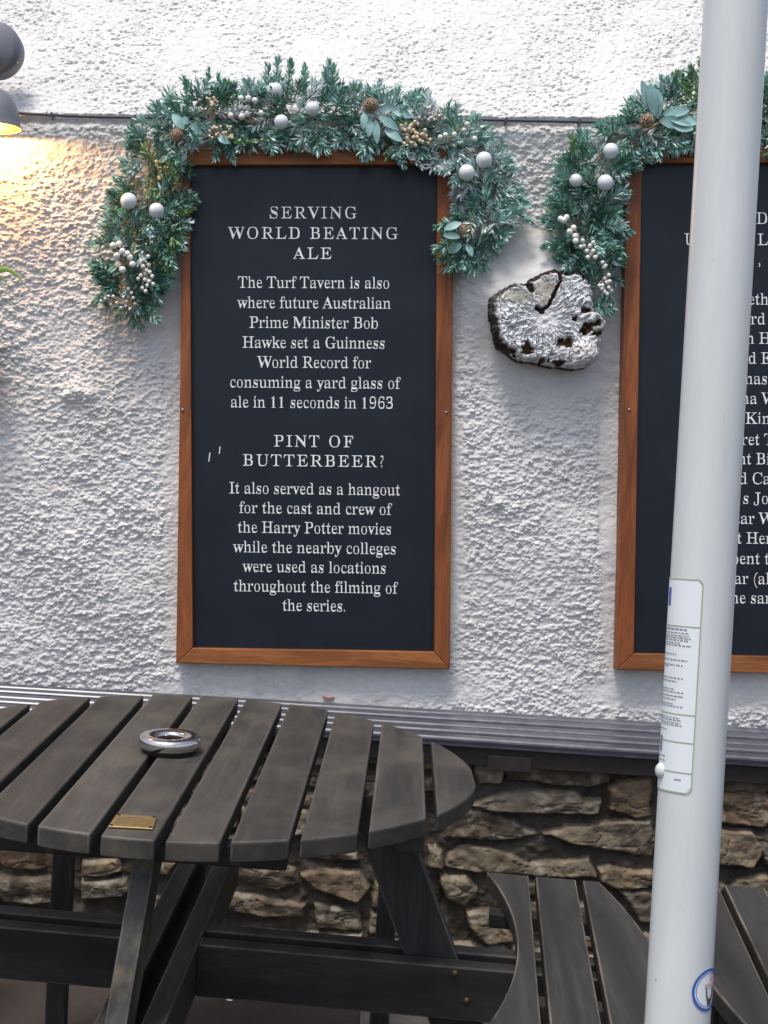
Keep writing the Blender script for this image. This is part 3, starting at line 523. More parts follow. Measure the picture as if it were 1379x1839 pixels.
def text_mesh(name, lines, mat, parent, n_off):
    """lines: (text, x0, x1 or None, baseline y, cap height px, tracking em, slope) in photograph pixels on the sign"""
    cu = bpy.data.curves.new(name, 'CURVE'); cu.dimensions = '2D'; cu.fill_mode = 'BOTH'
    for t, x0, x1, yb, cap, track, slope in lines:
        em = cap/.678; wd = line_width(t, track); sx = (x1-x0)/wd if x1 else em
        x = 0
        for ch in t:
            if ch != ' ':
                for s in GL[ch][1:]:
                    sp = cu.splines.new('POLY'); n = len(s)//2; sp.points.add(n-1); sp.use_cyclic_u = True
                    for i in range(n):
                        gx = x0+(x+s[2*i]/1000)*sx
                        sp.points[i].co = (gx*.01, -(yb+slope*(gx-x0)-s[2*i+1]/1000*em)*.01, 0, 1)
            x += (.25 if ch == ' ' else GL[ch][0]/1000)+track
    tmp = bpy.data.objects.new(name, cu); COL.objects.link(tmp)
    me = bpy.data.meshes.new_from_object(tmp.evaluated_get(bpy.context.evaluated_depsgraph_get()))
    bpy.data.objects.remove(tmp); bpy.data.curves.remove(cu)
    V = [wp(v.co.x*100, -v.co.y*100, n_off) for v in me.vertices]; F = [tuple(p.vertices) for p in me.polygons]
    bpy.data.meshes.remove(me)
    return mesh_obj(name, V, F, mat, parent)

def make_sign(outer, inner, label, lines):
    """corners in photograph pixels, TL TR BR BL, on the plane of the frame's front"""
    FN, BN = .048, .022
    O = [uv(*q, FN) for q in outer]; I = [uv(*q, FN) for q in inner]
    c = np.mean(O, 0)
    root = empty('chalkboard_sign', wall(c[0], c[1], 0), label, 'sign', 'framed tavern signs on the wall')
    for k, (i, j) in enumerate(((0, 1), (1, 2), (2, 3), (3, 0))):
        loop = [O[i], O[j], I[j], I[i]]
        prism('frame_rail', [wall(a[0], a[1], -.01) for a in loop], [wall(a[0], a[1], FN) for a in loop],
              M['frame_h'] if k % 2 == 0 else M['frame_v'], root, .003, 2)
    g = .004; B = [I[0]+(-g, g), I[1]+(g, g), I[2]+(g, -g), I[3]+(-g, -g)]
    prism('board', [wall(a[0], a[1], .002) for a in B], [wall(a[0], a[1], BN) for a in B], M['board'], root)
    for l in lines: text_mesh('text_line', [l], M['letter'], root, BN+.0012)
    return root
def screw(px, py, parent):
    lathe('screw', [(.0, .003), (.004, .0028), (.0052, .001), (.0052, -.004)], M['steel'], parent, wp(px, py, .048), WN, 14)
SL = lambda y: .018*(y-268)/930
ln = lambda t, x0, x1, y, cap, tr: (t, x0, x1, y, cap, tr, SL(y))
s1 = make_sign([(329, 268), (815, 267), (808, 1202), (316, 1191)], [(340.5, 296), (785.5, 294.5), (780, 1171), (346, 1164)],
  'black sign with white lettering in brown wooden frame, wholly visible under the fuller garland',
  [ln('SERVING', 482.6, 640, 392, 20.8, .13), ln('WORLD BEATING', 409.5, 714, 428.5, 20.8, .13), ln('ALE', 526.7, 594.8, 464.8, 20.4, .13),
   ln('The Turf Tavern is also', 426.8, 699.7, 516.7, 20.4, .012), ln('where future Australian', 426, 701.6, 552.9, 20.4, .012), ln('Prime Minister Bob', 447, 679.3, 588.6, 20.4, .012),
   ln('Hawke set a Guinness', 434.5, 691.2, 624.3, 20.4, .012), ln('World Record for', 462, 666, 659.9, 20.4, .012), ln('consuming a yard glass of', 411.5, 717, 695.6, 20.4, .012),
   ln('ale in 11 seconds in 1963', 413, 706.6, 731.4, 20.4, .012),
   ln('PINT OF', 491, 633.6, 801.9, 20.6, .13), ln('BUTTERBEER?', 435, 690, 836.2, 20.6, .13),
   ln('It also served as a hangout', 411, 718, 886, 20.4, .012), ln('for the cast and crew of', 428.7, 701.6, 921.2, 20.4, .012), ln('the Harry Potter movies', 426, 702.8, 956.2, 20.4, .012),
   ln('while the nearby colleges', 418.3, 711.2, 991.5, 20.4, .012), ln('were used as locations', 435.3, 693.2, 1026.5, 20.4, .012), ln('throughout the filming of', 418.7, 712.4, 1061.6, 20.4, .012),
   ln('the series.', 506.3, 620.6, 1096.6, 20.4, .012)])
for q in ((328, 736), (801, 741)): screw(*q, s1)
for (xa, ya, xb, yb_) in ((374, 829, 376, 813), (393, 815, 394, 802)):
    V = [wp(xa, ya, .0236), wp(xa+1.6, ya, .0236), wp(xb+1.8, yb_, .0236), wp(xb, yb_, .0236)]
    mesh_obj('scratch_mark', V, [(0, 1, 2, 3)], M['letter'], s1)
ra = lambda t, x1, y: (t, x1-line_width(t, .012)*20.4/.678*.97, x1, y, 20.4, .012, .01)
s2 = make_sign([(1126, 262), (1613, 263), (1603, 1214), (1107, 1203)], [(1152.8, 292), (1586, 292), (1574, 1183), (1138.5, 1174)],
  'black sign in brown wooden frame partly hidden behind the white pole', 
  [('D', 1357.5, None, 402, 20.6, .13, .01), ('U', 1228, None, 439.5, 20.6, .13, .01), ('L', 1360, None, 440, 20.6, .13, .01), (',', 1360.5, None, 476, 20.6, .13, .01),
   ra('Elizabeth', 1380, 546), ra('Richard', 1374, 581.5), ra('n H', 1384, 617), ra('d E', 1384, 653), ra('Thomas', 1378, 689), ra('na W', 1393, 725), ra('Kin', 1383, 761),
   ra('Margaret T', 1389, 798), ra('nt Bi', 1383, 833.5), ra('d Ca', 1383, 869), ra('s Jo', 1380, 904.5), ra('car W', 1388, 940.5), ra('t Hem', 1397, 976), ra('pent t', 1381, 1012.5), ra('ar (al', 1382, 1048.5), ra('the sam', 1396, 1083)])
screw(1130, 736, s2)

# ------------------------------------------------------------------ timber end in the wall
out_l = [(110,480),(170,430),(320,350),(430,340),(560,260),(700,212),(850,238),(950,232),(1010,330),(1050,410),(1045,520),(1065,600),(1130,640),(1172,690),(1150,800),(1112,900),(1098,1020),(1000,1110),(900,1130),(760,1110),(600,1090),(480,1060),(370,1050),(300,990),(190,930),(160,830),(120,700),(112,600)]
cpx = np.array([600, 650.0]); NA, NR = 300, 90
ang0 = np.array([math.atan2(y-cpx[1], x-cpx[0]) for x, y in out_l]); rad0 = np.array([math.hypot(x-cpx[0], y-cpx[1]) for x, y in out_l])
o_ = np.argsort(ang0); th = np.linspace(-math.pi, math.pi, NA, endpoint=False)
rr = np.interp(th, np.r_[ang0[o_][-1]-2*math.pi, ang0[o_], ang0[o_][0]+2*math.pi], np.r_[rad0[o_][-1], rad0[o_], rad0[o_][0]])
rr = rr*(1+.03*fbm(np.cos(th)*30+20, np.sin(th)*30+20, 71, 3)+.025*fbm(np.cos(th)*9+20, np.sin(th)*9+20, 70, 4))
tt = np.linspace(0.0, 1, NR)
TH, TT = np.meshgrid(th, tt); RR = rr[None, :]*TT
LX = cpx[0]+RR*np.cos(TH); LY = cpx[1]+RR*np.sin(TH)
TW_ = TH+.35*fbm(LX/160, LY/160, 75, 3)*TT
ca, sa = np.cos(TW_), np.sin(TW_)
crack = fbm(ca*11+30+TT*.5, sa*11+30, 76, 4); crack2 = fbm(ca*26+RR/140, sa*26+RR/140, 77, 3); chip = fbm(LX/55, LY/38, 78, 4); flake = fbm(ca*9+RR/70, sa*9+RR/45, 88, 4)
k1_, k2_, kid = worley(TW_*11+.9*chip, RR/95+.8*flake+TW_*2, 90); q1_, q2_, qid = worley(TW_*30+.5*chip, RR/38+TW_*3, 91)
joint = (1-sstep(.03, .16, k2_-k1_)); joint2 = (1-sstep(.02, .14, q2_-q1_))
hgt = (.008*kid+.0015*qid)*sstep(.1, .4, TT)+.003*crack2*TT+.005*chip-.004*joint*sstep(.1, .4, TT)
deep = np.clip(.6*joint*sstep(.22, .5, kid+.5*chip+.2)*sstep(.12, .4, TT)+.16*joint2*sstep(.3, .6, TT), 0, 1)
silver = np.array((.90, .90, .91)); grey = np.array((.68, .665, .65)); dark = np.array((.035, .025, .02)); brown = np.array((.14, .075, .03))
colr = grey+(silver-grey)*sstep(-.15, .55, (.75*kid+.12*qid)*sstep(.08, .3, TT)+.6*chip)[..., None]
smooth_top = np.maximum(np.exp(-(((LX-610)/105)**2+((LY-420)/150)**2)**2), np.exp(-(((LX-350)/125)**2+((LY-470)/85)**2)**2))
hgt = hgt*(1-.75*smooth_top); deep = deep*(1-.8*smooth_top)
colr = colr*(1-smooth_top[..., None])+smooth_top[..., None]*np.array((.50, .47, .40))*(1+.4*fbm(LX/90, LY/50, 79, 3))[..., None]
def seg(pts, wd):
    d = np.full(LX.shape, 1e9)
    for (x0, y0), (x1, y1) in zip(pts[:-1], pts[1:]):
        e = (x1-x0, y1-y0); t = np.clip(((LX-x0)*e[0]+(LY-y0)*e[1])/(e[0]**2+e[1]**2), 0, 1)
        d = np.minimum(d, np.hypot(LX-x0-t*e[0], LY-y0-t*e[1])+14*fbm(LX/30, LY/30, 80, 2))
    return 1-sstep(wd*.6, wd*1.15, d)
holes = np.maximum.reduce([seg([(740, 220), (755, 330), (710, 400), (640, 560), (560, 605)], 22), seg([(470, 365), (492, 410)], 34), seg([(530, 580), (580, 605)], 30)])
pits = [(810, 890, 78, 70), (1000, 770, 85, 55), (445, 945, 62, 55), (975, 585, 70, 34), (325, 975, 34, 44), (1090, 720, 60, 50), (590, 1060, 50, 30), (735, 1080, 60, 26), (880, 670, 26, 36), (1110, 800, 55, 30)]
pit = np.zeros(LX.shape)
for x, y, a, b in pits:
    d = np.hypot((LX-x)/a, (LY-y)/b)+.95*fbm(LX/38, LY/38, 81, 4); pit = np.maximum(pit, 1-sstep(.65, 1.0, d))
rimang = sstep(.25, .75, .5-.5*np.cos(TH-2.45+math.pi)+.0)
bark = sstep(.86, .93, TT+.05*fbm(ca*12, sa*12, 82, 3))*np.clip(np.where(((TH < -.75) | (TH > 2.3)), 1, .25)+.3*fbm(ca*6, sa*6, 83, 2), 0, 1)
dk = np.clip(np.maximum.reduce([deep*.85, holes, bark]), 0, 1)
colr = colr*(1-dk[..., None])+dk[..., None]*dark
pc = np.where((fbm(LX/60, LY/60, 84, 2) > -.05)[..., None], brown, dark)
colr = colr*(1-pit[..., None])+pit[..., None]*pc
lump = np.exp(-(((LX-960)/150)**2+((LY-1000)/110)**2)**2)
hgt = hgt-.010*deep-.013*holes-.026*pit-.014*bark+.014*lump-.02*sstep(.93, 1, TT)+.012*(1-TT)*0
colr = colr*(1-.6*lump[..., None]*(1-pit[..., None])*(1-dk[..., None]))+.6*lump[..., None]*(1-pit[..., None])*(1-dk[..., None])*np.array((.72, .66, .62))
LOGN = .125
rows = []
cc_ = np.array([uv(860+x/5.107, 440+y/5.107, LOGN) for x, y in zip(LX.ravel(), LY.ravel())]).reshape(NR, NA, 2)
Pl = W0+cc_[..., :1]*WU+cc_[..., 1:]*WV+(LOGN+hgt)[..., None]*WN
sides = []
for f_, n_ in ((1.0, LOGN-.05), (.99, .0)):
    ring = cc_[-1]; mid = cc_[0, 0]; q = mid+(ring-mid)*f_
    sides.append(W0+q[:, :1]*WU+q[:, 1:]*WV+n_*WN)
Pl = np.concatenate([Pl, np.array(sides)]); colr = np.concatenate([colr, np.tile(dark, (2, NA, 1))])
lg = grid_mesh('timber_end', Pl, M['log'], closed=True, loc=wp(985, 570, 0))
colour_attr(lg, 'grain', np.clip(colr, .008, 1).reshape(-1, 3))
tag(lg, 'weathered cracked end of a wooden beam sticking out of the white wall', 'timber beam')

# ------------------------------------------------------------------ cable
cab = empty('wall_cable', wp(690, 214, 0), 'thin dark cable clipped across the white wall behind the garlands', 'cable')
def surf(px, py, lift):
    a = uv(px, py); hh = plaster_height(np.array([[a[0]]]), np.array([[a[1]]]))[0, 0]
    return wall(a[0], a[1], max(hh, .0)+lift)
path = [wp(px, py, .040+.004*math.sin(px*.05)) for px, py in
        [(-160, 196), (30, 203), (60, 205), (120, 208), (180, 210), (250, 211), (330, 212), (500, 213), (700, 214), (862, 215), (960, 217), (1060, 219), (1120, 219), (1300, 221), (1600, 224)]]
V, F = tube_pts(path, .0052, 8); mesh_obj('cable', V, F, M['cable'], cab, True)
for px, py in ((93, 207), (243, 211), (909, 216), (1041, 218.5)):
    a = uv(px, py, .04); bx = lambda n: [wall(a[0]+i*.004, a[1]+j*.008, n) for i, j in ((-1, -1), (1, -1), (1, 1), (-1, 1))]
    prism('clip', bx(.012), bx(.050), M['cable'], cab, .0015)

# ------------------------------------------------------------------ wall lamp (lit)
lamp_c = (-7, 93)
la = empty('wall_lamp', wp(*lamp_c, 0), 'grey wall lamp with round back plate and lit dome shade at upper left edge', 'lamp')
r1 = 48/PXM
lathe('mount_plate', [(0, .062), (r1*.76, .062), (r1*.82, .058), (r1*.84, .044), (r1*.97, .042), (r1, .038), (r1, -.02)], M['lamp'], la, wp(*lamp_c, .0), WN, 48)
lathe('screw', [(0, .004), (.004, .003), (.005, -.002)], M['steel'], la, wp(31, 114, .043), WN, 12)
LN = .115
rim = wp(-7, 230, LN); top = wp(-7, 160, LN)
up_ = (top-rim)/np.linalg.norm(top-rim); hh_ = np.linalg.norm(top-rim); rr_ = 43/PXM
prof = [(.012, hh_), (.02, hh_*.99), (rr_*.5, hh_*.88), (rr_*.72, hh_*.70), (rr_*.87, hh_*.45), (rr_*.93, hh_*.2), (rr_*.95, hh_*.07), (rr_, 0), (rr_*1.0, -.002)]
lathe('lamp_shade', prof+[(rr_*.97, -.002), (rr_*.92, hh_*.07), (rr_*.84, hh_*.42), (rr_*.69, hh_*.67), (rr_*.47, hh_*.84), (.012, hh_*.94)], M['lamp'], la, rim, up_, 48)
lathe('shade_lining', [(rr_*.95, .0), (rr_*.90, hh_*.07), (rr_*.82, hh_*.42), (rr_*.67, hh_*.66), (rr_*.45, hh_*.82), (.012, hh_*.92)], M['lamp_in'], la, rim, up_, 48)
V, F = tube_pts([wp(-7, 100, .055), wp(-7, 98, .10), wp(-7, 108, LN), wp(-7, 165, LN)], .009, 10); mesh_obj('arm', V, F, M['lamp'], la, True)
bulb_c = rim+up_*.016
bm_, nb, bb = mat_new('bulb_glow'); bb.inputs['Emission Color'].default_value = (1, .55, .2, 1); bb.inputs['Emission Strength'].default_value = 30
V, F = sphere_pts(bulb_c+up_*.008, .014); mesh_obj('bulb', V, F, bm_, la, True)
pl = bpy.data.lights.new('lamp_light', 'POINT'); pl.energy = LAMP_W; pl.color = (1.0, .50, .15); pl.shadow_soft_size = .012
plo = bpy.data.objects.new('lamp_light', pl); COL.objects.link(plo); plo.parent = la; plo.location = tuple(bulb_c-up_*.009-origin(la))

# ------------------------------------------------------------------ hanging plant at the left edge
hp = empty('hanging_plant', wp(-75, 640, .1), 'green strappy plant whose leaf tips reach in at left edge below the lamp', 'plant')
pc_ = wp(-66, 640, .100)
lathe('plant_pot', [(0, -.09), (.05, -.085), (.085, -.03), (.10, .05), (.104, .05), (.104, .06), (.095, .06), (.09, .03), (0, .03)], M['pot'], hp, pc_, WV, 32)
V, F = tube_pts([pc_+WV*.06, pc_+WV*.45], .003, 6); mesh_obj('hanger', V, F, M['pot'], hp)
def blade(p0, d, L, wd, droop, nrm, n=12):
    V = []; F = []
    for i in range(n+1):
        t = i/n; c = p0+d*L*t-WV*droop*t*t
        tan = d*L-WV*2*droop*t; s = np.cross(tan, nrm); s /= np.linalg.norm(s)
        wq = wd*(min(1, .5+2.2*t) if t < .3 else 1)*(1-max(0, (t-.45)/.55)**1.6)
        k = -np.cross(s, tan); k /= np.linalg.norm(k)
        V += [c-s*wq, c-k*wq*.35, c+s*wq]
    for i in range(n):
        for j in range(2): F.append((3*i+j, 3*i+j+1, 3*i+j+4, 3*i+j+3))
    return V, F
g = np.random.default_rng(3)
for i in range(16):
    a = g.uniform(0, 6.28)
    d = WU*math.cos(a)*.55+WN*(.25*math.sin(a))+WV*g.uniform(.5, .9); d /= np.linalg.norm(d)
    if d @ WU > .2: d = d-WU*.5; d /= np.linalg.norm(d)
    V, F = blade(pc_+WV*.05, d, g.uniform(.16, .24), .009, g.uniform(.05, .16), WN); mesh_obj('leaf', V, F, M['leaf_green'], hp, True)
for (x0, y0), (x1, y1), wd, sl_ in (((-62, 585), (48, 518), .0105, 1.7), ((-66, 590), (13, 511), .008, 1.5), ((-70, 590), (6, 478), .008, .4)):
    p0, p1 = wp(x0, y0, .10), wp(x1, y1, .115); dp = p1-p0; du, dv = dp @ WU, dp @ WV
    dr = dv+sl_*du; full = dp+WV*dr; L = np.linalg.norm(full); V, F = blade(p0, full/L, L, wd, dr, WN, 18); mesh_obj('leaf', V, F, M['leaf_green'], hp, True)
q_ = pc_+WV*.45
V, F = tube_pts([q_-WV*.012+WN*.0, q_, q_+WV*.012-WN*.012, q_+WV*.012-WN*.16], .0045, 8); mesh_obj('hook', V, F, M['pot'], hp, True)


# ------------------------------------------------------------------ garlands
GREENS = {'dark': (.095, .225, .17), 'mid': (.20, .41, .32), 'teal': (.27, .50, .44), 'pale': (.45, .63, .585), 'frost': (.68, .76, .755), 'gold': (.50, .46, .23), 'leafy': (.24, .41, .18)}
class Needles:
    def __init__(s): s.V = []; s.F = []; s.C = []; s.n = 0
    def quads(s, P, C):
        k = len(P); s.V.append(P.reshape(-1, 3)); s.C.append(np.repeat(C, 4, 0))
        s.F.append(np.arange(k*4).reshape(k, 4)+s.n); s.n += k*4
    def build(s, name, mat, parent):
        V = np.concatenate(s.V); o = mesh_obj(name, V, np.concatenate(s.F).tolist(), mat, parent); colour_attr(o, 'tint', np.concatenate(s.C)); return o
def sprig(N, p0, p1, tint, g, nl=.030, wd=.0032, dens=520, spread=.9, bend=.012):
    p0, p1 = np.array(p0), np.array(p1); a = p1-p0; L = np.linalg.norm(a); a /= L
    b = np.cross(a, WN+.01); b /= np.linalg.norm(b); c = np.cross(a, b)
    bv = (b*g.normal()+c*g.normal())*bend
    k = max(12, int(L*dens)); t = np.sort(g.uniform(.03, 1, k)); base = p0+np.outer(t*L, a)+np.outer(np.sin(t*2.6), bv)
    ph = g.uniform(0, 6.283, k); sp = spread*(1-.55*t**3)*g.uniform(.75, 1.2, k)
    d = np.outer(np.ones(k), a)*np.cos(sp)[:, None]+(np.outer(np.cos(ph), b)+np.outer(np.sin(ph), c))*np.sin(sp)[:, None]
    ln_ = nl*g.uniform(.7, 1.15, k)*(1-.35*np.clip(t-.8, 0, 1)*5*.6)
    sd = np.cross(d, g.normal(size=(k, 3))); sd /= np.linalg.norm(sd, axis=1)[:, None]
    w_ = wd*g.uniform(.7, 1.25, k)
    tip = base+d*ln_[:, None]
    m1 = base+d*(ln_*.55)[:, None]
    P = np.stack([base, m1+sd*w_[:, None], tip, m1-sd*w_[:, None]], 1)
    C = np.array(GREENS[tint])*g.uniform(.65, 1.4, (k, 1))*(1+g.normal(0, .06, (k, 3)))
    if tint in ('pale', 'teal', 'mid'):
        fr = g.uniform(0, 1, k) < {'pale': .34, 'teal': .22, 'mid': .12}[tint]; C[fr] = C[fr]*.3+np.array(GREENS['frost'])*.8
    N.quads(P, np.clip(C, .004, .9))
    st = np.linspace(0, 1, 6); sb = p0+np.outer(st*L*.97, a)+np.outer(np.sin(st*2.6), bv)
    for s_ in (b, c):
        q = np.stack([sb[:-1]-s_*.0016, sb[:-1]+s_*.0016, sb[1:]+s_*.0012, sb[1:]-s_*.0012], 1)
        N.quads(q, np.tile(np.array((.10, .085, .05)), (5, 1)))
def garland(name, label, path, spikes, seed, loc_px):
    g = np.random.default_rng(seed); root = empty(name, wp(*loc_px, 0), label, 'garland', 'frosted fir garlands over the signs')
    N = Needles()
    for i in range(len(path)-1):
        x0, y0, h0 = path[i][:3]; x1, y1, h1 = path[i+1][:3]; tl = path[i][3] if len(path[i]) > 3 else ('mid', 'teal', 'dark', 'pale')
        L = math.hypot(x1-x0, y1-y0); tx, ty = (x1-x0)/L, (y1-y0)/L
        for k in range(int(L*(h0+h1)/2/120)):
            t = g.uniform(0, 1); hw = h0+(h1-h0)*t; s = g.uniform(-1, 1)
            r = hw*s*.62
            cx, cy = x0+(x1-x0)*t-ty*r, y0+(y1-y0)*t+tx*r
            ang = math.atan2(-s*ty*1.1+g.normal(0, .0), 1) if False else 0
            dirx = tx*g.choice((-1, 1))*g.uniform(.1, .9)-ty*s*1.2+g.normal(0, .25); diry = ty*g.choice((-1, 1))*g.uniform(.1, .9)+tx*s*1.2+g.normal(0, .25)
            q = math.hypot(dirx, diry)+1e-6; lp = g.uniform(38, 66)*min(1, hw/55)
            # keep inside the outline
            ex, ey = cx+dirx/q*lp, cy+diry/q*lp
            so = (-(ex-x0-(x1-x0)*t)*ty+(ey-y0-(y1-y0)*t)*tx)/hw
            if abs(so) > 1.0: f = max(.25, (1.0-abs(s*.62))/(abs(so)-abs(s*.62)+1e-6)); ex, ey = cx+(ex-cx)*f, cy+(ey-cy)*f
            n0 = g.uniform(.035, .085)*(1-.35*s*s); n1 = n0+g.uniform(.0, .055)
            tint = tl[int(g.integers(len(tl)))]
            if tint == 'gold' and g.uniform() < .3: tint = 'mid'
            sprig(N, wp(cx, cy, n0), wp(ex, ey, n1), tint, g, nl=g.uniform(.026, .042), dens=520)
    for s in spikes:
        (x0, y0), (x1, y1), tint = s[:3]; n0, n1 = s[3] if len(s) > 3 else (.075, .085); nl = s[4] if len(s) > 4 else .028
        sprig(N, wp(x0, y0, n0), wp(x1, y1, n1), tint, g, nl=nl, dens=1000, bend=.006)
    N.build('foliage', M['foliage'], root)
    V, F = tube_pts([wp(x, y, .055) for x, y, *_ in path], .006, 6); mesh_obj('stem', V, F, M['twig'], root, True)
    return root
def bauble(px, py, rpx, n, parent):
    c = wp(px, py, n); r = rpx/PXM*.97
    V, F = sphere_pts((0, 0, 0), r, 28, 18); o = mesh_obj('bauble', np.array(V)+c, F, M['bauble'], parent, True); return o
def spray(parent, pts, n, mat, stem_to=None, jit=.012, seed=1):
    g = np.random.default_rng(seed); B = Bag(); S_ = Bag()
    for px, py, rp in pts:
        c = wp(px, py, n+g.uniform(-jit, jit)); V, F = sphere_pts(c, rp/PXM, 12, 8); B.add(V, F)
        if stem_to is not None:
            e = wp(*stem_to, n-.025); mid = (c+e)/2+WN*g.uniform(-.01, .005)+WU*g.uniform(-.008, .008)
            V, F = tube_pts([c, mid, e], .0013, 5); S_.add(V, F)
    o = mesh_obj('berry_spray', B.V, B.F, mat, parent, True)
    if stem_to is not None: mesh_obj('berry_stem', S_.V, S_.F, M['twig'], o)
    return o
def cone(px, py, rpx, n, parent, tilt=(0, 0)):
    c = wp(px, py, n); r = rpx/PXM; B = Bag(); ax = WN+WU*tilt[0]+WV*tilt[1]; ax = ax/np.linalg.norm(ax)
    e1 = np.cross(ax, WV); e1 /= np.linalg.norm(e1); e2 = np.cross(ax, e1)
    for i in range(46):
        a = i*2.39996; t = i/45; ph = t*2.2+.12
        d = ax*math.cos(ph)+(e1*math.cos(a)+e2*math.sin(a))*math.sin(ph); s = np.cross(d, ax); s /= np.linalg.norm(s)+1e-9; u = np.cross(s, d)
        b0 = c+d*r*.5; tp = c+d*r*1.0+ax*r*.12; w_ = r*(.12+.26*math.sin(ph)); th_ = r*.08
        V = [b0-s*w_*.6-u*th_, b0+s*w_*.6-u*th_, tp+s*w_-u*th_, tp-s*w_-u*th_, b0-s*w_*.6+u*th_, b0+s*w_*.6+u*th_, tp+s*w_*.8+u*th_, tp-s*w_*.8+u*th_]
        B.add(V, [(0, 1, 2, 3), (7, 6, 5, 4), (0, 4, 5, 1), (1, 5, 6, 2), (2, 6, 7, 3), (3, 7, 4, 0)])
    o = mesh_obj('pine_cone', B.V, B.F, M['cone'], parent); V, F = sphere_pts(c, r*.66, 12, 8); mesh_obj('cone_core', V, F, M['cone_core'], o, True)
def leaves(parent, L, n, seed=2):
    g = np.random.default_rng(seed); B = Bag(); blades = []
    for x0, y0, x1, y1, wpx in L:
        p0, p1 = wp(x0, y0, n+g.uniform(-.006, .004)), wp(x1, y1, n+g.uniform(0, .018)); a = p1-p0; Ln = np.linalg.norm(a); a /= Ln
        s = np.cross(a, WN); s /= np.linalg.norm(s); s = s+WN*g.normal(0, .25); k = np.cross(s, a); w_ = wpx/2/PXM
        V = []; F = []
        for i in range(9):
            t = i/8; q = w_*math.sin(math.pi*min(1, t*.94+.04))**.75; c = p0+a*Ln*t+WN*.008*math.sin(t*3.1)
            V += [c-s*q, c-k*q*.22, c+s*q]
        for i in range(8):
            for j in range(2): F.append((3*i+j, 3*i+j+1, 3*i+j+4, 3*i+j+3))
        B.add(V, F); blades.append((V, F))
    V, F = tube_pts([wp(L[0][0], L[0][1], n-.012), wp(L[len(L)//2][0], L[len(L)//2][1], n-.008), wp(L[-1][0], L[-1][1], n-.006)], .0018, 6)
    o = mesh_obj('eucalyptus_sprig', V, F, M['euc'], parent)
    for V, F in blades: mesh_obj('leaf', V, F, M['euc'], o, True)
    return o
k1 = lambda L, r: [(150+x/3.363, 80+y/3.363, r) for x, y in L]
k2 = lambda L, r: [(440+x/2.5537, 80+y/2.5537, r) for x, y in L]
k3 = lambda L, r: [(860+x/2.657, 80+y/2.657, r) for x, y in L]
T1, T2, T3 = ('mid', 'teal', 'teal', 'pale', 'mid', 'frost', 'dark'), ('mid', 'dark', 'mid', 'leafy', 'teal', 'gold', 'pale'), ('pale', 'teal', 'mid', 'frost', 'pale', 'frost')
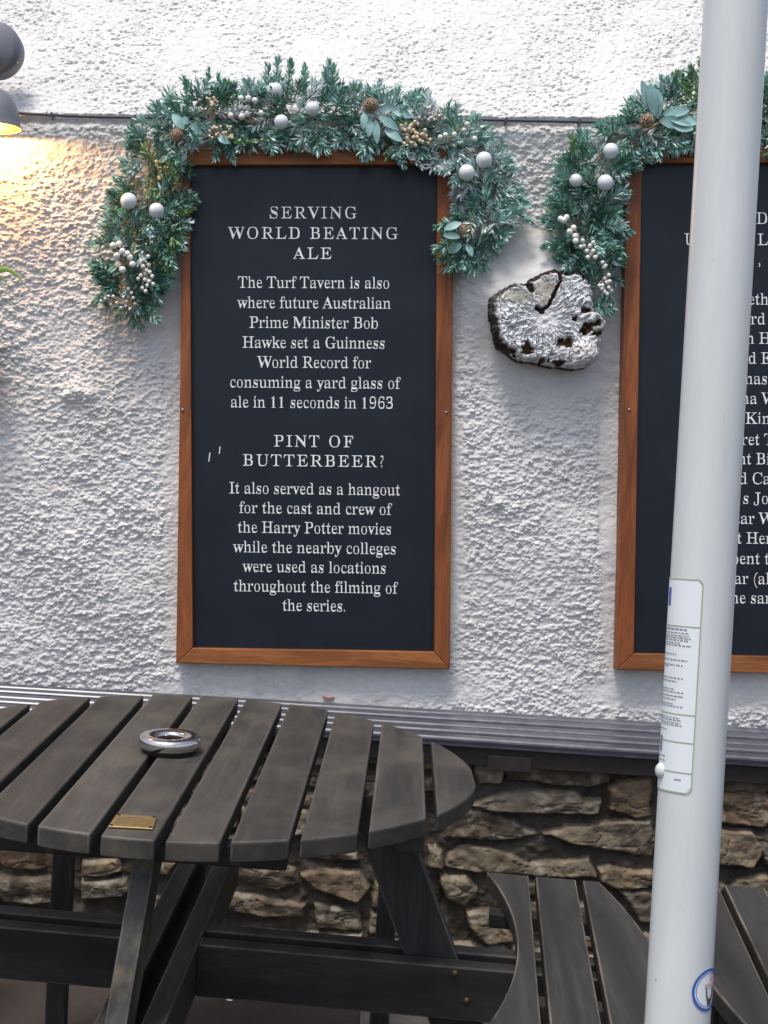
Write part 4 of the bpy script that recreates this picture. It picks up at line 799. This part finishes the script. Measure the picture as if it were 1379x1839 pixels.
g1 = garland('fir_garland', 'full frosted fir garland arching over the whole left sign, tails hanging both sides',
  [(238, 548, 42, ('dark', 'mid', 'dark')), (232, 505, 62, ('dark', 'mid', 'dark', 'teal')), (248, 445, 72, T2), (262, 395, 74, T2), (280, 335, 66, T2), (272, 285, 48, T1), (284, 238, 44, T1), (345, 202, 50, T1), (405, 210, 58, T1), (460, 208, 58, T1),
   (520, 208, 56, T1), (580, 210, 56, T1), (640, 214, 52, T1), (700, 216, 56, T1 + ('pale',)), (760, 226, 54, T3), (815, 255, 56, T3), (858, 300, 54, T3), (875, 350, 58, T3), (868, 392, 56, ('mid', 'teal', 'dark', 'mid')), (838, 440, 46, ('mid', 'dark', 'leafy', 'teal')), (832, 470, 28)],
  [((498, 190), (500, 106), 'teal'), ((512, 190), (520, 112), 'mid'), ((490, 180), (484, 120), 'mid'), ((546, 200), (551, 122), 'mid'), ((588, 190), (592, 112), 'teal'), ((574, 190), (582, 126), 'mid'), ((600, 190), (600, 122), 'mid'),
   ((640, 205), (646, 160), 'mid'), ((672, 200), (684, 148), 'teal'), ((700, 205), (716, 158), 'pale'), ((362, 200), (373, 122), 'mid', (.07, .07), .016), ((338, 200), (330, 140), 'mid', (.07, .07), .016), ((388, 200), (394, 138), 'mid'), ((405, 200), (404, 150), 'leafy'), ((448, 200), (456, 156), 'teal'),
   ((335, 215), (302, 184), 'mid'), ((318, 210), (285, 205), 'teal'), ((744, 215), (766, 170), 'mid'), ((790, 235), (826, 192), 'pale'), ((832, 262), (872, 240), 'teal'), ((812, 240), (850, 215), 'mid'), ((866, 280), (918, 282), 'pale'), ((878, 320), (940, 330), 'frost'), ((886, 350), (952, 398), 'teal'), ((880, 372), (928, 404), 'pale'), ((890, 335), (948, 362), 'teal'),
   ((310, 365), (346, 358), 'mid'), ((306, 380), (342, 372), 'leafy'), ((402, 250), (420, 286), 'teal'), ((392, 262), (386, 284), 'mid'), ((480, 255), (490, 274), 'teal'), ((640, 248), (650, 284), 'mid', (.09, .1)), ((655, 245), (662, 282), 'teal', (.09, .1)), ((718, 262), (758, 300), 'frost', (.09, .1), .018), ((706, 266), (722, 298), 'teal', (.09, .1)), ((700, 262), (694, 285), 'leafy', (.09, .1), .018),
   ((812, 398), (784, 406), 'mid', (.09, .1)), ((820, 430), (792, 444), 'leafy', (.09, .1)), ((836, 445), (838, 492), 'mid'), ((826, 440), (818, 484), 'dark'), ((848, 440), (860, 478), 'teal'), ((258, 520), (264, 568), 'dark'), ((272, 500), (282, 545), 'mid'), ((232, 530), (192, 542), 'dark'), ((208, 500), (172, 498), 'dark'), ((205, 470), (172, 486), 'mid'), ((200, 440), (192, 398), 'mid'), ((215, 430), (205, 392), 'teal'),
   ((300, 430), (304, 488), 'leafy'), ((288, 440), (298, 482), 'leafy'), ((238, 400), (240, 455), 'gold', (.10, .11), .014), ((232, 388), (222, 415), 'gold', (.10, .11), .014), ((282, 285), (284, 320), 'gold', (.11, .11), .014), ((305, 268), (318, 320), 'leafy', (.1, .1), .016), ((268, 400), (276, 445), 'pale', (.12, .12), .022), ((215, 355), (196, 350), 'mid'), ((240, 300), (222, 290), 'teal'), ((415, 255), (480, 252), 'leafy', (.1, .1), .013)],
  21, (570, 220))
for q in ((493, 163, 15, .10), (505, 219, 13, .12), (561, 195, 13, .13), (231, 361, 14.5, .12), (281, 378, 13.5, .13), (869, 287, 14.5, .12), (838, 310, 14.5, .13), (557, 162, 7, .09)): bauble(*q, g1)
spray(g1, k1([(950, 325), (995, 325), (1035, 338), (950, 378), (990, 385), (985, 420), (1070, 415), (890, 430), (955, 435)], 5.6), .125, M['berry'], (452, 222), seed=1)
gg = np.random.default_rng(9)
spray(g1, k1([(760+gg.uniform(0, 140), 490+gg.uniform(0, 75)) for _ in range(26)], 2.6), .125, M['berry_cream'], (398, 250), seed=2)
spray(g1, k1([(700+gg.uniform(0, 120), 320+gg.uniform(0, 80)) for _ in range(22)], 2.6), .12, M['berry_cream'], (380, 225), seed=3)
spray(g1, k1([(178, 1215), (215, 1205), (200, 1275), (235, 1250), (265, 1265), (280, 1285), (210, 1330), (235, 1360), (295, 1328)], 6), .135, M['berry'], (225, 475), seed=4)
spray(g1, k1([(390, 1280), (365, 1300), (395, 1330), (360, 1340), (380, 1365), (345, 1395), (415, 1400), (330, 1415), (370, 1420), (395, 1430), (385, 1455), (355, 1470), (420, 1447), (375, 1490), (372, 1385), (400, 1375)], 3.6), .135, M['berry'], (262, 470), seed=5)
spray(g1, k1([(105, 1548), (130, 1535), (150, 1520), (180, 1520), (165, 1570), (225, 1590), (280, 1597), (260, 1550), (300, 1530), (290, 1500), (270, 1475), (240, 1525), (200, 1560), (310, 1565), (255, 1580)], 2.7), .125, M['berry'], (236, 545), seed=6)
spray(g1, k2([(920, 415), (960, 412), (1005, 392), (1018, 365), (1055, 432), (895, 425)], 4.7), .13, M['berry'], (800, 250), seed=7)
spray(g1, k2([(715+gg.uniform(0, 135), 350+gg.uniform(0, 115)) for _ in range(38)], 3.4), .125, M['berry_cream'], (752, 245), seed=8)
spray(g1, k2([(790+gg.uniform(0, 130), 270+gg.uniform(0, 80)) for _ in range(20)], 2.6), .115, M['berry'], (790, 215), seed=18)
cone(318, 243, 12, .12, g1); cone(665, 190, 13, .125, g1, (.2, .4)); cone(839, 413, 15, .12, g1, (-.2, -.2))
leaves(g1, [(655, 200, 652, 232, 13), (664, 210, 662, 246, 14), (674, 215, 677, 258, 14), (680, 208, 716, 234, 15), (690, 232, 722, 254, 15), (680, 196, 712, 192, 14), (705, 200, 742, 210, 15)], .125)
leaves(g1, [(798, 412, 828, 400, 14), (796, 422, 826, 426, 12), (806, 454, 828, 438, 15), (838, 438, 848, 460, 12)], .125, 4)
leaves(g1, [(310, 205, 330, 232, 16), (325, 214, 340, 220, 14), (390, 244, 412, 258, 14), (340, 225, 362, 236, 12), (287, 292, 300, 280, 10)], .12, 5)
g2 = garland('fir_garland', 'frosted fir garland over the right sign, its left tail hanging beside the timber end',
  [(1078, 560, 16, ('mid', 'teal')), (1082, 515, 28, ('mid', 'dark', 'teal')), (1062, 465, 50, ('mid', 'teal', 'dark')), (1052, 410, 68, ('mid', 'teal', 'dark', 'teal')), (1056, 355, 64, ('mid', 'dark', 'teal', 'pale')), (1066, 300, 54, ('mid', 'teal', 'pale', 'mid')), (1090, 265, 40, ('mid', 'teal')), (1150, 240, 48, T1), (1200, 212, 64, T1), (1250, 195, 68, ('mid', 'leafy', 'teal', 'pale')), (1310, 195, 66, T1), (1370, 205, 66, T1), (1430, 205, 66, T1),
   (1500, 212, 66, T1), (1560, 235, 60, T1), (1610, 290, 58, T1), (1640, 360, 56, T1), (1640, 430, 50, T1), (1640, 480, 30)],
  [((1048, 290), (1040, 236), 'mid'), ((1035, 300), (1026, 246), 'leafy'), ((1060, 290), (1058, 240), 'teal'), ((1062, 330), (1015, 300), 'pale'), ((1035, 340), (996, 330), 'mid'), ((1030, 370), (994, 372), 'mid'), ((1020, 400), (978, 396), 'teal'), ((1030, 430), (978, 446), 'mid'), ((1050, 470), (1000, 462), 'dark'), ((1095, 400), (1134, 418), 'mid'), ((1095, 300), (1140, 292), 'dark'), ((1100, 305), (1146, 300), 'mid'), ((1095, 350), (1126, 352), 'teal'), ((1080, 420), (1108, 440), 'teal'),
   ((1080, 520), (1076, 568), 'teal'), ((1082, 500), (1088, 560), 'mid'), ((1065, 490), (1050, 520), 'mid'), ((1140, 255), (1112, 215), 'teal'), ((1200, 180), (1212, 132), 'leafy'), ((1232, 180), (1240, 122), 'leafy'), ((1250, 190), (1258, 112), 'leafy'), ((1180, 200), (1188, 140), 'pale'), ((1210, 240), (1232, 268), 'pale'), ((1230, 235), (1248, 268), 'frost'), ((1300, 240), (1310, 280), 'mid'), ((1360, 190), (1376, 130), 'mid')],
  33, (1240, 210))
for q in ((1097, 271, 14, .12), (1087, 328, 14.5, .12), (1034, 324, 12, .10)): bauble(*q, g2)
spray(g2, k3([(390, 832), (418, 825), (452, 875), (432, 893), (460, 915), (462, 938), (405, 838)], 5.6), .135, M['berry'], (1040, 425), seed=11)
spray(g2, k3([(495, 935), (485, 965), (530, 960), (545, 945), (560, 970), (515, 985), (535, 1000), (555, 1015), (500, 960), (520, 1015), (545, 985)], 4), .13, M['berry'], (1066, 470), seed=12)
spray(g2, k3([(590, 1040), (605, 1055), (596, 1062), (620, 1100), (600, 1115), (610, 1135), (590, 1150), (620, 1160), (575, 1150), (600, 1180), (632, 1175), (612, 1190), (588, 1165), (624, 1130)], 3.6), .13, M['berry'], (1086, 500), seed=13)
cone(1161, 218, 13, .12, g2, (.1, .3))
leaves(g2, [(1172, 205, 1152, 145, 22), (1175, 208, 1168, 150, 22), (1180, 212, 1180, 160, 20), (1184, 205, 1160, 172, 22), (1185, 215, 1225, 225, 22), (1200, 210, 1252, 222, 24), (1205, 222, 1245, 232, 22), (1190, 205, 1238, 198, 20)], .125, 8)

# ------------------------------------------------------------------ round picnic table
TZ, SZT, TH_ = .755, .415, .040
TX, TY = -.387, 3.263; TR = .606
def make_table(loc, label, with_plaque=True):
    root = empty('picnic_table', loc, label, 'picnic table', 'round slatted picnic tables')
    B0 = np.array([loc[0], loc[1], 0])
    gd = np.array([.0235, 1.0])                         # boards run away from the viewer
    gaps = [-.575, -.455, -.331, -.206, -.083, .036, .152, .275, .396, .5165]
    def circ(xc, sgn):                                  # where a board edge line meets the round rim
        x, y = xc, 0
        a = gd @ gd; b = 2*(x*gd[0]); c = x*x-TR*TR; s = math.sqrt(max(0, b*b-4*a*c)); t = (-b+sgn*s)/(2*a)
        return np.array([x+gd[0]*t, gd[1]*t])
    def rim(p):                                         # the rim swells a little towards the near right
        th_ = math.atan2(p[1], p[0]); return np.array(p)*(1+.040*math.exp(-((th_+.22)/.55)**2))
    edges = [-TR+.006]+[e for gp in gaps for e in (gp-.0098, gp+.0098)]+[TR-.003]
    for i in range(0, len(edges), 2):
        xa, xb = edges[i], edges[i+1]
        def arc(p, q):
            a0, a1 = math.atan2(p[1], p[0]), math.atan2(q[1], q[0])
            if a1-a0 > math.pi: a1 -= 2*math.pi
            if a1-a0 < -math.pi: a1 += 2*math.pi
            n = max(2, int(abs(a1-a0)/.045)); return [np.array([TR*math.cos(a0+(a1-a0)*k/n), TR*math.sin(a0+(a1-a0)*k/n)]) for k in range(n+1)]
        poly = arc(circ(xa, -1), circ(xb, -1))+arc(circ(xb, 1), circ(xa, 1))
        poly = [rim(p) for p in poly]; dz = random.uniform(-.0015, .0015)
        bot = [B0+(p[0], p[1], TZ-TH_) for p in poly]; top = [B0+(p[0], p[1], TZ+dz) for p in poly]
        prism('tabletop_board', bot, top, M['table_top'], root, .0055, 3, worn_or_lit=M['edge_worn'])
    P = lambda x, y, z: B0+(x, y, z)
    # battens under the boards
    for y, hl in ((-.455, .40), (.42, .40)):
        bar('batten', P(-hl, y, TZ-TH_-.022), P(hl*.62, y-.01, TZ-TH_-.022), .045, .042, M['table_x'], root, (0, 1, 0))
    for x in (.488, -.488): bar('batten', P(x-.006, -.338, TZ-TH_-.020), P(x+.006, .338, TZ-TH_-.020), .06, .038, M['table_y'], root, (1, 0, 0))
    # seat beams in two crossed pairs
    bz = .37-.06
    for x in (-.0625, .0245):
        bar('beam', P(x-.022, -1.02, bz), P(x+.020, .62, bz), .045, .12, M['table_y'], root, (1, 0, 0), worn_or_lit=M['edge_worn'])
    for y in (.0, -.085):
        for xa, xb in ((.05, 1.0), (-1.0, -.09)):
            bar('beam', P(xa, y-.055*xa, bz), P(xb, y-.055*xb, bz), .044, .118, M['table_x'], root, (0, 1, 0), worn_or_lit=M['edge_worn'])
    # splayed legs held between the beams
    bar('leg', P(.40, -.045, TZ-TH_-.002), P(.77, -.075, GZ), .042, .108, M['table_leg'], root, (0, 1, 0), worn_or_lit=M['edge_worn'])
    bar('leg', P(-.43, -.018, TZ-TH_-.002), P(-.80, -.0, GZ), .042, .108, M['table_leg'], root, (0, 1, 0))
    bar('leg', P(-.018, -.42, TZ-TH_-.002), P(-.068, -.85, GZ), .041, .108, M['leg_worn'], root, (1, 0, 0), worn_or_lit=M['edge_worn'])
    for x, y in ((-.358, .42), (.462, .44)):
        bar('leg', P(x, y, TZ-TH_-.002), P(x, y, GZ), .05, .05, M['table_leg'], root, (1, 0, 0), worn_or_lit=M['edge_worn'])
    # bolts on the near beam
    for px, py in ((817, 1748), (838, 1797)):
        q = on_depth(px, py, TY-.085-.055*.62-.023); q = q-np.array([TX, TY, 0])+B0
        lathe('bolt', [(0, .004), (.006, .004), (.007, 0), (.007, -.004)], M['bolt'], root, q, (0, -1, 0), 12)
    # seats: three boards each, inner edge hollowed, outer edge rounded
    ci, ri, co, ro = -.809, 1.55, -1.358, 2.4                     # arc centre x, radii
    y0, y1 = -.60, .357
    def xi(y): return ci+math.sqrt(ri**2-y**2)
    def xo(y): return co+math.sqrt(ro**2-(y+.2)**2)
    sk = .062
    def seat(T):
        g_l = [.790, .906]
        bounds = []
        def line(x0): return lambda y: x0+sk*y
        ls = [(xi, line(g_l[0]-.0085)), (line(g_l[0]+.0085), line(g_l[1]-.0085)), (line(g_l[1]+.0085), xo)]
        for fl, fr in ls:
            ys = np.linspace(y0, y1, 22)
            poly = [(fl(y), y-.055*(fl(y)-.8)) for y in ys]+[(fr(y), y-.055*(fr(y)-.8)) for y in ys[::-1]]
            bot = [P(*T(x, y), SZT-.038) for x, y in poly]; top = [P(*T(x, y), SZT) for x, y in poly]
            prism('seat_board', bot, top, M['seat'], root, .004, 2, worn_or_lit=M['seat_edge'])
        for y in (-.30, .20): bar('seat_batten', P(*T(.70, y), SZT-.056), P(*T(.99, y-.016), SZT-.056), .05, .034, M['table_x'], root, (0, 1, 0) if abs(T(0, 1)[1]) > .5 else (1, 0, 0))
    seat(lambda x, y: (x, y)); seat(lambda x, y: (-x, -y)); seat(lambda x, y: (y-.02, -x))
    return root
tb = make_table((TX, TY, 0), 'dark stained round slatted picnic table carrying the ashtray and brass plaque')
# engraved brass plaque screwed to a board: part of this table only
pq = [np.array([TX+x, TY+y, TZ]) for x, y in ((-.081, -.478), (-.004, -.478), (.0, -.553), (-.082, -.556))]
up = np.array([0, 0, 1.0])
plq = prism('plaque', [p+up*.001 for p in reversed(pq)], [p+up*.004 for p in reversed(pq)], M['brass'], tb, .0006, 1)
cq = sum(pq)/4
B = Bag()
for r_, (a, b) in enumerate(((.32, .72), (.10, .42), (.50, .92), (.10, .44), (.50, .90), (.10, .40), (.52, .9))):
    yy = .20+.6*r_/6.5; x = a
    gq = np.random.default_rng(r_)
    while x < b:
        wd = gq.uniform(.03, .075); f = lambda s, t: pq[3]*(1-s)*(1-t)+pq[2]*s*(1-t)+pq[1]*s*t+pq[0]*(1-s)*t+up*.0043
        B.add([f(x, 1-yy-.045), f(x+wd, 1-yy-.045), f(x+wd, 1-yy), f(x, 1-yy)], [(0, 1, 2, 3)]); x += wd+.018
mesh_obj('engraving', B.V, B.F, M['brass_txt'], plq)
for p in pq:
    c = p+(cq-p)*.12; lathe('plaque_screw', [(0, .0062), (.003, .0058), (.0036, .004)], M['ash_dark'], plq, c, (0, 0, 1), 12)
def dup(root, loc, label, skip=()):
    r = root.copy(); COL.objects.link(r); r.location = loc; r['label'] = label
    for ch in root.children:
        if ch.name.split('.')[0] in skip: continue
        c = ch.copy(); COL.objects.link(c); c.parent = r
        for gch in ch.children:
            d = gch.copy(); COL.objects.link(d); d.parent = c
    return r
dup(tb, (TX+2.155, TY-.215, 0), 'dark slatted picnic table mostly out of view, its seat showing right of the white pole', ('plaque',))

# ashtray
ac = np.array([TX-.054, TY+.022, TZ+.001])
at = empty('ashtray', ac, 'round polished steel ashtray on the slatted tabletop', 'ashtray')
lathe('body', [(.0, .0), (.053, 0), (.055, .003), (.056, .007), (.065, .009), (.0685, .013), (.0690, .020), (.0688, .029), (.0665, .0335), (.061, .0358), (.048, .0362), (.036, .0345), (.0305, .0315), (.029, .027), (.032, .020), (.044, .012), (.045, .010), (0, .0085)], M['chrome'], at, ac, (0, 0, 1), 64)
lathe('ash_bed', [(0, .0125), (.030, .012), (.0405, .0105)], M['ash_dark'], at, ac, (0, 0, 1), 32)
lathe('base_ring', [(.0535, -.0005), (.0585, -.0005), (.0585, .0065), (.0535, .0065)], M['ash_dark'], at, ac, (0, 0, 1), 48)

# ------------------------------------------------------------------ parasol
pt, pb = on_depth(1321.5, 0, 1.76), on_depth(1216, 1839, 1.63)
pa = (pt-pb)/np.linalg.norm(pt-pb); PR = .0362
foot = pb-pa*((pb[2]-GZ)/pa[2]); ptop = foot+pa*2.82
par = empty('parasol', foot, 'white parasol pole with instruction sticker standing in front of the right sign', 'parasol')
e1 = np.cross(pa, c_f); e1 /= np.linalg.norm(e1); e2 = np.cross(e1, pa)      # e1: right, -e2: towards the viewer
if e1 @ c_r < 0: e1 = -e1
if e2 @ c_f > 0: e2 = -e2                                                    # e2 faces the viewer
hp_ = lambda h, phi, r: foot+pa*h+r*(e1*math.sin(phi)+e2*math.cos(phi))
Hh = [0, .25, .5, .75, 1, 1.25, 1.5, 1.75, 2, 2.25, 2.5, 2.75]
ph = np.linspace(0, 2*math.pi, 64, endpoint=False)
grid_mesh('pole', np.array([[hp_(h, p, PR) for p in ph] for h in Hh]), M['pole'], par, True, closed=True)
lathe('base_plate', [(0, .05), (.05, .05), (.055, .12), (PR+.004, .13), (PR+.004, .05), (.24, .045), (.25, .035), (.25, .0), (0, .0)], M['pole'], par, foot, (0, 0, 1), 48)
def height_of(py):
    lo, hi = 0.3, 2.6
    for _ in range(40):
        m_ = (lo+hi)/2; q = foot+pa*m_-CAM; k = FOC/(q @ c_f); y = 919.5-k*(q @ c_u)
        if y > py: lo = m_
        else: hi = m_
    return (lo+hi)/2
def patch(name, h0, h1, a0, a1, r, mat, parent, round_=0.0, k=24):
    """thin rounded rectangle stuck on the pole"""
    n = 26; rows = []
    for i in range(n+1):
        h = h0+(h1-h0)*i/n; d = min(h-h0, h1-h); ins = 0
        if round_ and d < round_: ins = round_-math.sqrt(max(0, round_**2-(round_-d)**2))
        s = ins/PR
        rows.append([hp_(h, a0+s+(a1-s-a0-s)*j/k, PR+r) for j in range(k+1)])
    return grid_mesh(name, np.array(rows), mat, parent)
hT, hB = height_of(1040), height_of(1419)
aR, aL = R_(-10), R_(-150)
lab = patch('instruction_label', hB, hT, aL, aR, .0006, M['sticker'], par, .008)
# green outline and rules
def strip(h0, h1, a0, a1, r, bag):
    k = max(1, int(abs(a1-a0)/.12)); V = []; F = []
    for j in range(k+1):
        a = a0+(a1-a0)*j/k; V += [hp_(h0, a, PR+r), hp_(h1, a, PR+r)]
    for j in range(k): F.append((2*j, 2*j+2, 2*j+3, 2*j+1))
    bag.add(V, F)
G_ = Bag(); KB = [Bag() for _ in range(6)]
strip(hB+.008, hT-.008, aR-.035, aR-.005, .0010, G_)
for h in (hB+.0005, hT-.0018): strip(h, h+.0013, aL+.2, aR-.2, .0010, G_)
for i in range(6):
    for hc, sg in ((hT-.008, 1), (hB+.008, -1)):
        t0, t1 = i/6*math.pi/2, (i+1)/6*math.pi/2
        P4 = []
        for rr2 in (.0070, .0082):
            for t in (t0, t1): P4.append(hp_(hc+sg*rr2*math.sin(t), aR-.008/PR+rr2*math.cos(t)/PR, PR+.001))
        G_.add(P4, [(0, 1, 3, 2)])
for y in (1126, 1281, 1330, 1383): h = height_of(y); strip(h, h+.0012, aL+.02, aR-.03, .0010, G_)
mesh_obj('label_outline', G_.V, G_.F, M['green_line'], lab)
gk = np.random.default_rng(4)
def words(y, a_end, thick=.0016):
    h = height_of(y); a = aL+.1
    while a < R_(a_end):
        wd = gk.uniform(.05, .16); strip(h, h+thick*.62, a, min(a+wd, R_(a_end)), .0011, KB[sum(y > q for q in (1170, 1190, 1230, 1275, 1330))]); a += wd+.035
for y, e in ((1132, -34, ), (1138, -30), (1143, -30), (1147, -26), (1151, -31), (1156, -46), (1160, -24), (1176, -52), (1186, -30), (1195, -36), (1198, -72), (1218, -36), (1224, -48), (1238, -54), (1243, -34), (1250, -34), (1256, -48), (1264, -52), (1268, -34), (1288, -38), (1292, -36), (1297, -36), (1301, -34), (1310, -66), (1358, -66), (1366, -64)):
    words(y, e, .0026 if y == 1132 else .0017)
strip(height_of(1396), height_of(1394), R_(-42), R_(-30), .0011, KB[5])
for K_ in KB: mesh_obj('label_text', K_.V, K_.F, M['ink'], lab)
Bq = Bag(); strip(height_of(1350), height_of(1322), R_(-88), R_(-79), .0011, Bq); mesh_obj('label_symbol', Bq.V, Bq.F, M['ink'], lab)
Bq = Bag(); strip(height_of(1090), height_of(1058), R_(-88), R_(-77), .0011, Bq); mesh_obj('label_symbol', Bq.V, Bq.F, M['blue'], lab)
# small white knob at the left of the pole
hk = height_of(1386); kc = hp_(hk, R_(-80), PR)
dk_ = e1*math.sin(R_(-80))+e2*math.cos(R_(-80))
lathe('knob', [(0, .006), (.005, .0055), (.008, .003), (.0092, 0), (.0092, -.004)], M['pole'], par, kc, dk_, 24)
# round sticker near the bottom right
def disc(name, hc, ac_, rad, r, mat, parent, r_in=0.0, k=48, clip=None):
    rows = []
    for q in np.linspace(r_in, rad, 6):
        rows.append([hp_(hc+q*math.sin(t), ac_+q*math.cos(t)/PR, PR+r) for t in np.linspace(0, 2*math.pi, k, endpoint=False)])
    return grid_mesh(name, np.array(rows), mat, parent, closed=True)
hs = height_of(1763); ra_ = abs(height_of(1725)-height_of(1801))/2; as_ = R_(47)
st = disc('round_sticker', hs, as_, ra_, .0006, M['sticker'], par)
disc('sticker_ring', hs, as_, ra_, .0010, M['blue'], st, ra_*.86)
disc('sticker_ring', hs, as_, ra_*.80, .0010, M['blue'], st, ra_*.765)
Bp = Bag(); strip(height_of(1758), height_of(1752), as_-.20, as_+.36, .0010, Bp); strip(height_of(1750), height_of(1736), as_+.06, as_+.30, .0010, Bp); mesh_obj('sticker_emblem', Bp.V, Bp.F, M['pink'], st)
Vp = []
for h, a0, a1 in ((height_of(1759), -.14, .30), (height_of(1772), -.12, .30), (height_of(1782), -.06, .24), (height_of(1791), -.04, .10)): Vp += [hp_(h, as_+a0, PR+.0011), hp_(h, as_+a1, PR+.0011)]
mesh_obj('sticker_picture', Vp, [(0, 1, 3, 2), (2, 3, 5, 4), (4, 5, 7, 6)], M['picture'], st)

# ------------------------------------------------------------------ small things on the ground and the bench
def scrap(name, px, py, z, r, mat, label, cat, seed):
    g = np.random.default_rng(seed); c = on_height(px, py, z); V, F = sphere_pts((0, 0, 0), r, 8, 5)
    V = [np.array([v[0]*1.4, v[1], abs(v[2])*.5])*(1+g.normal(0, .12)) for v in V]; o = mesh_obj(name, np.array(V)+c, F, mat, loc=c); tag(o, label, cat)
scrap('pebble', 412, 1796, GZ, .007, M['berry'], 'tiny white pebble on the ground between the table beams', 'pebble', 1)
scrap('pebble', 336, 1775, GZ, .004, M['berry'], 'tiniest pale pebble on the ground close to the front leg', 'pebble', 2)
scrap('pebble', 554, 1803, GZ, .008, M['berry_cream'], 'small tan pebble on the ground below the table beam', 'pebble', 3)
lc = on_height(590, 1252, BZ+.004)+np.array([0, -.02, 0])
V = [lc+np.array([(.02+.003*math.sin(5*a))*math.cos(a), .012*math.sin(a), .003*math.cos(2*a)+.004]) for a in np.linspace(0, 2*math.pi, 14, endpoint=False)]
lf = mesh_obj('dead_leaf', V+[lc+(0, 0, .003)], [(i, (i+1) % 14, 14) for i in range(14)], simple('dead_leaf', (.28, .09, .03), .7), loc=lc)
tag(lf, 'small curled brown leaf lying at the back of the bench', 'leaf')
q0, q1 = on_height(648, 1801, GZ+.02), on_height(818, 1812, GZ+.02)
sl = prism('paving_slab', [(q0[0], q0[1]-.55, GZ), (q1[0]+.02, q1[1]-.55, GZ), (q1[0], q1[1], GZ), (q0[0], q0[1], GZ)], [(q0[0], q0[1]-.55, GZ+.02), (q1[0]+.02, q1[1]-.55, GZ+.02), (q1[0], q1[1], GZ+.02), (q0[0], q0[1], GZ+.02)], M['slab'], None, .006)
tag(sl, kind='structure')
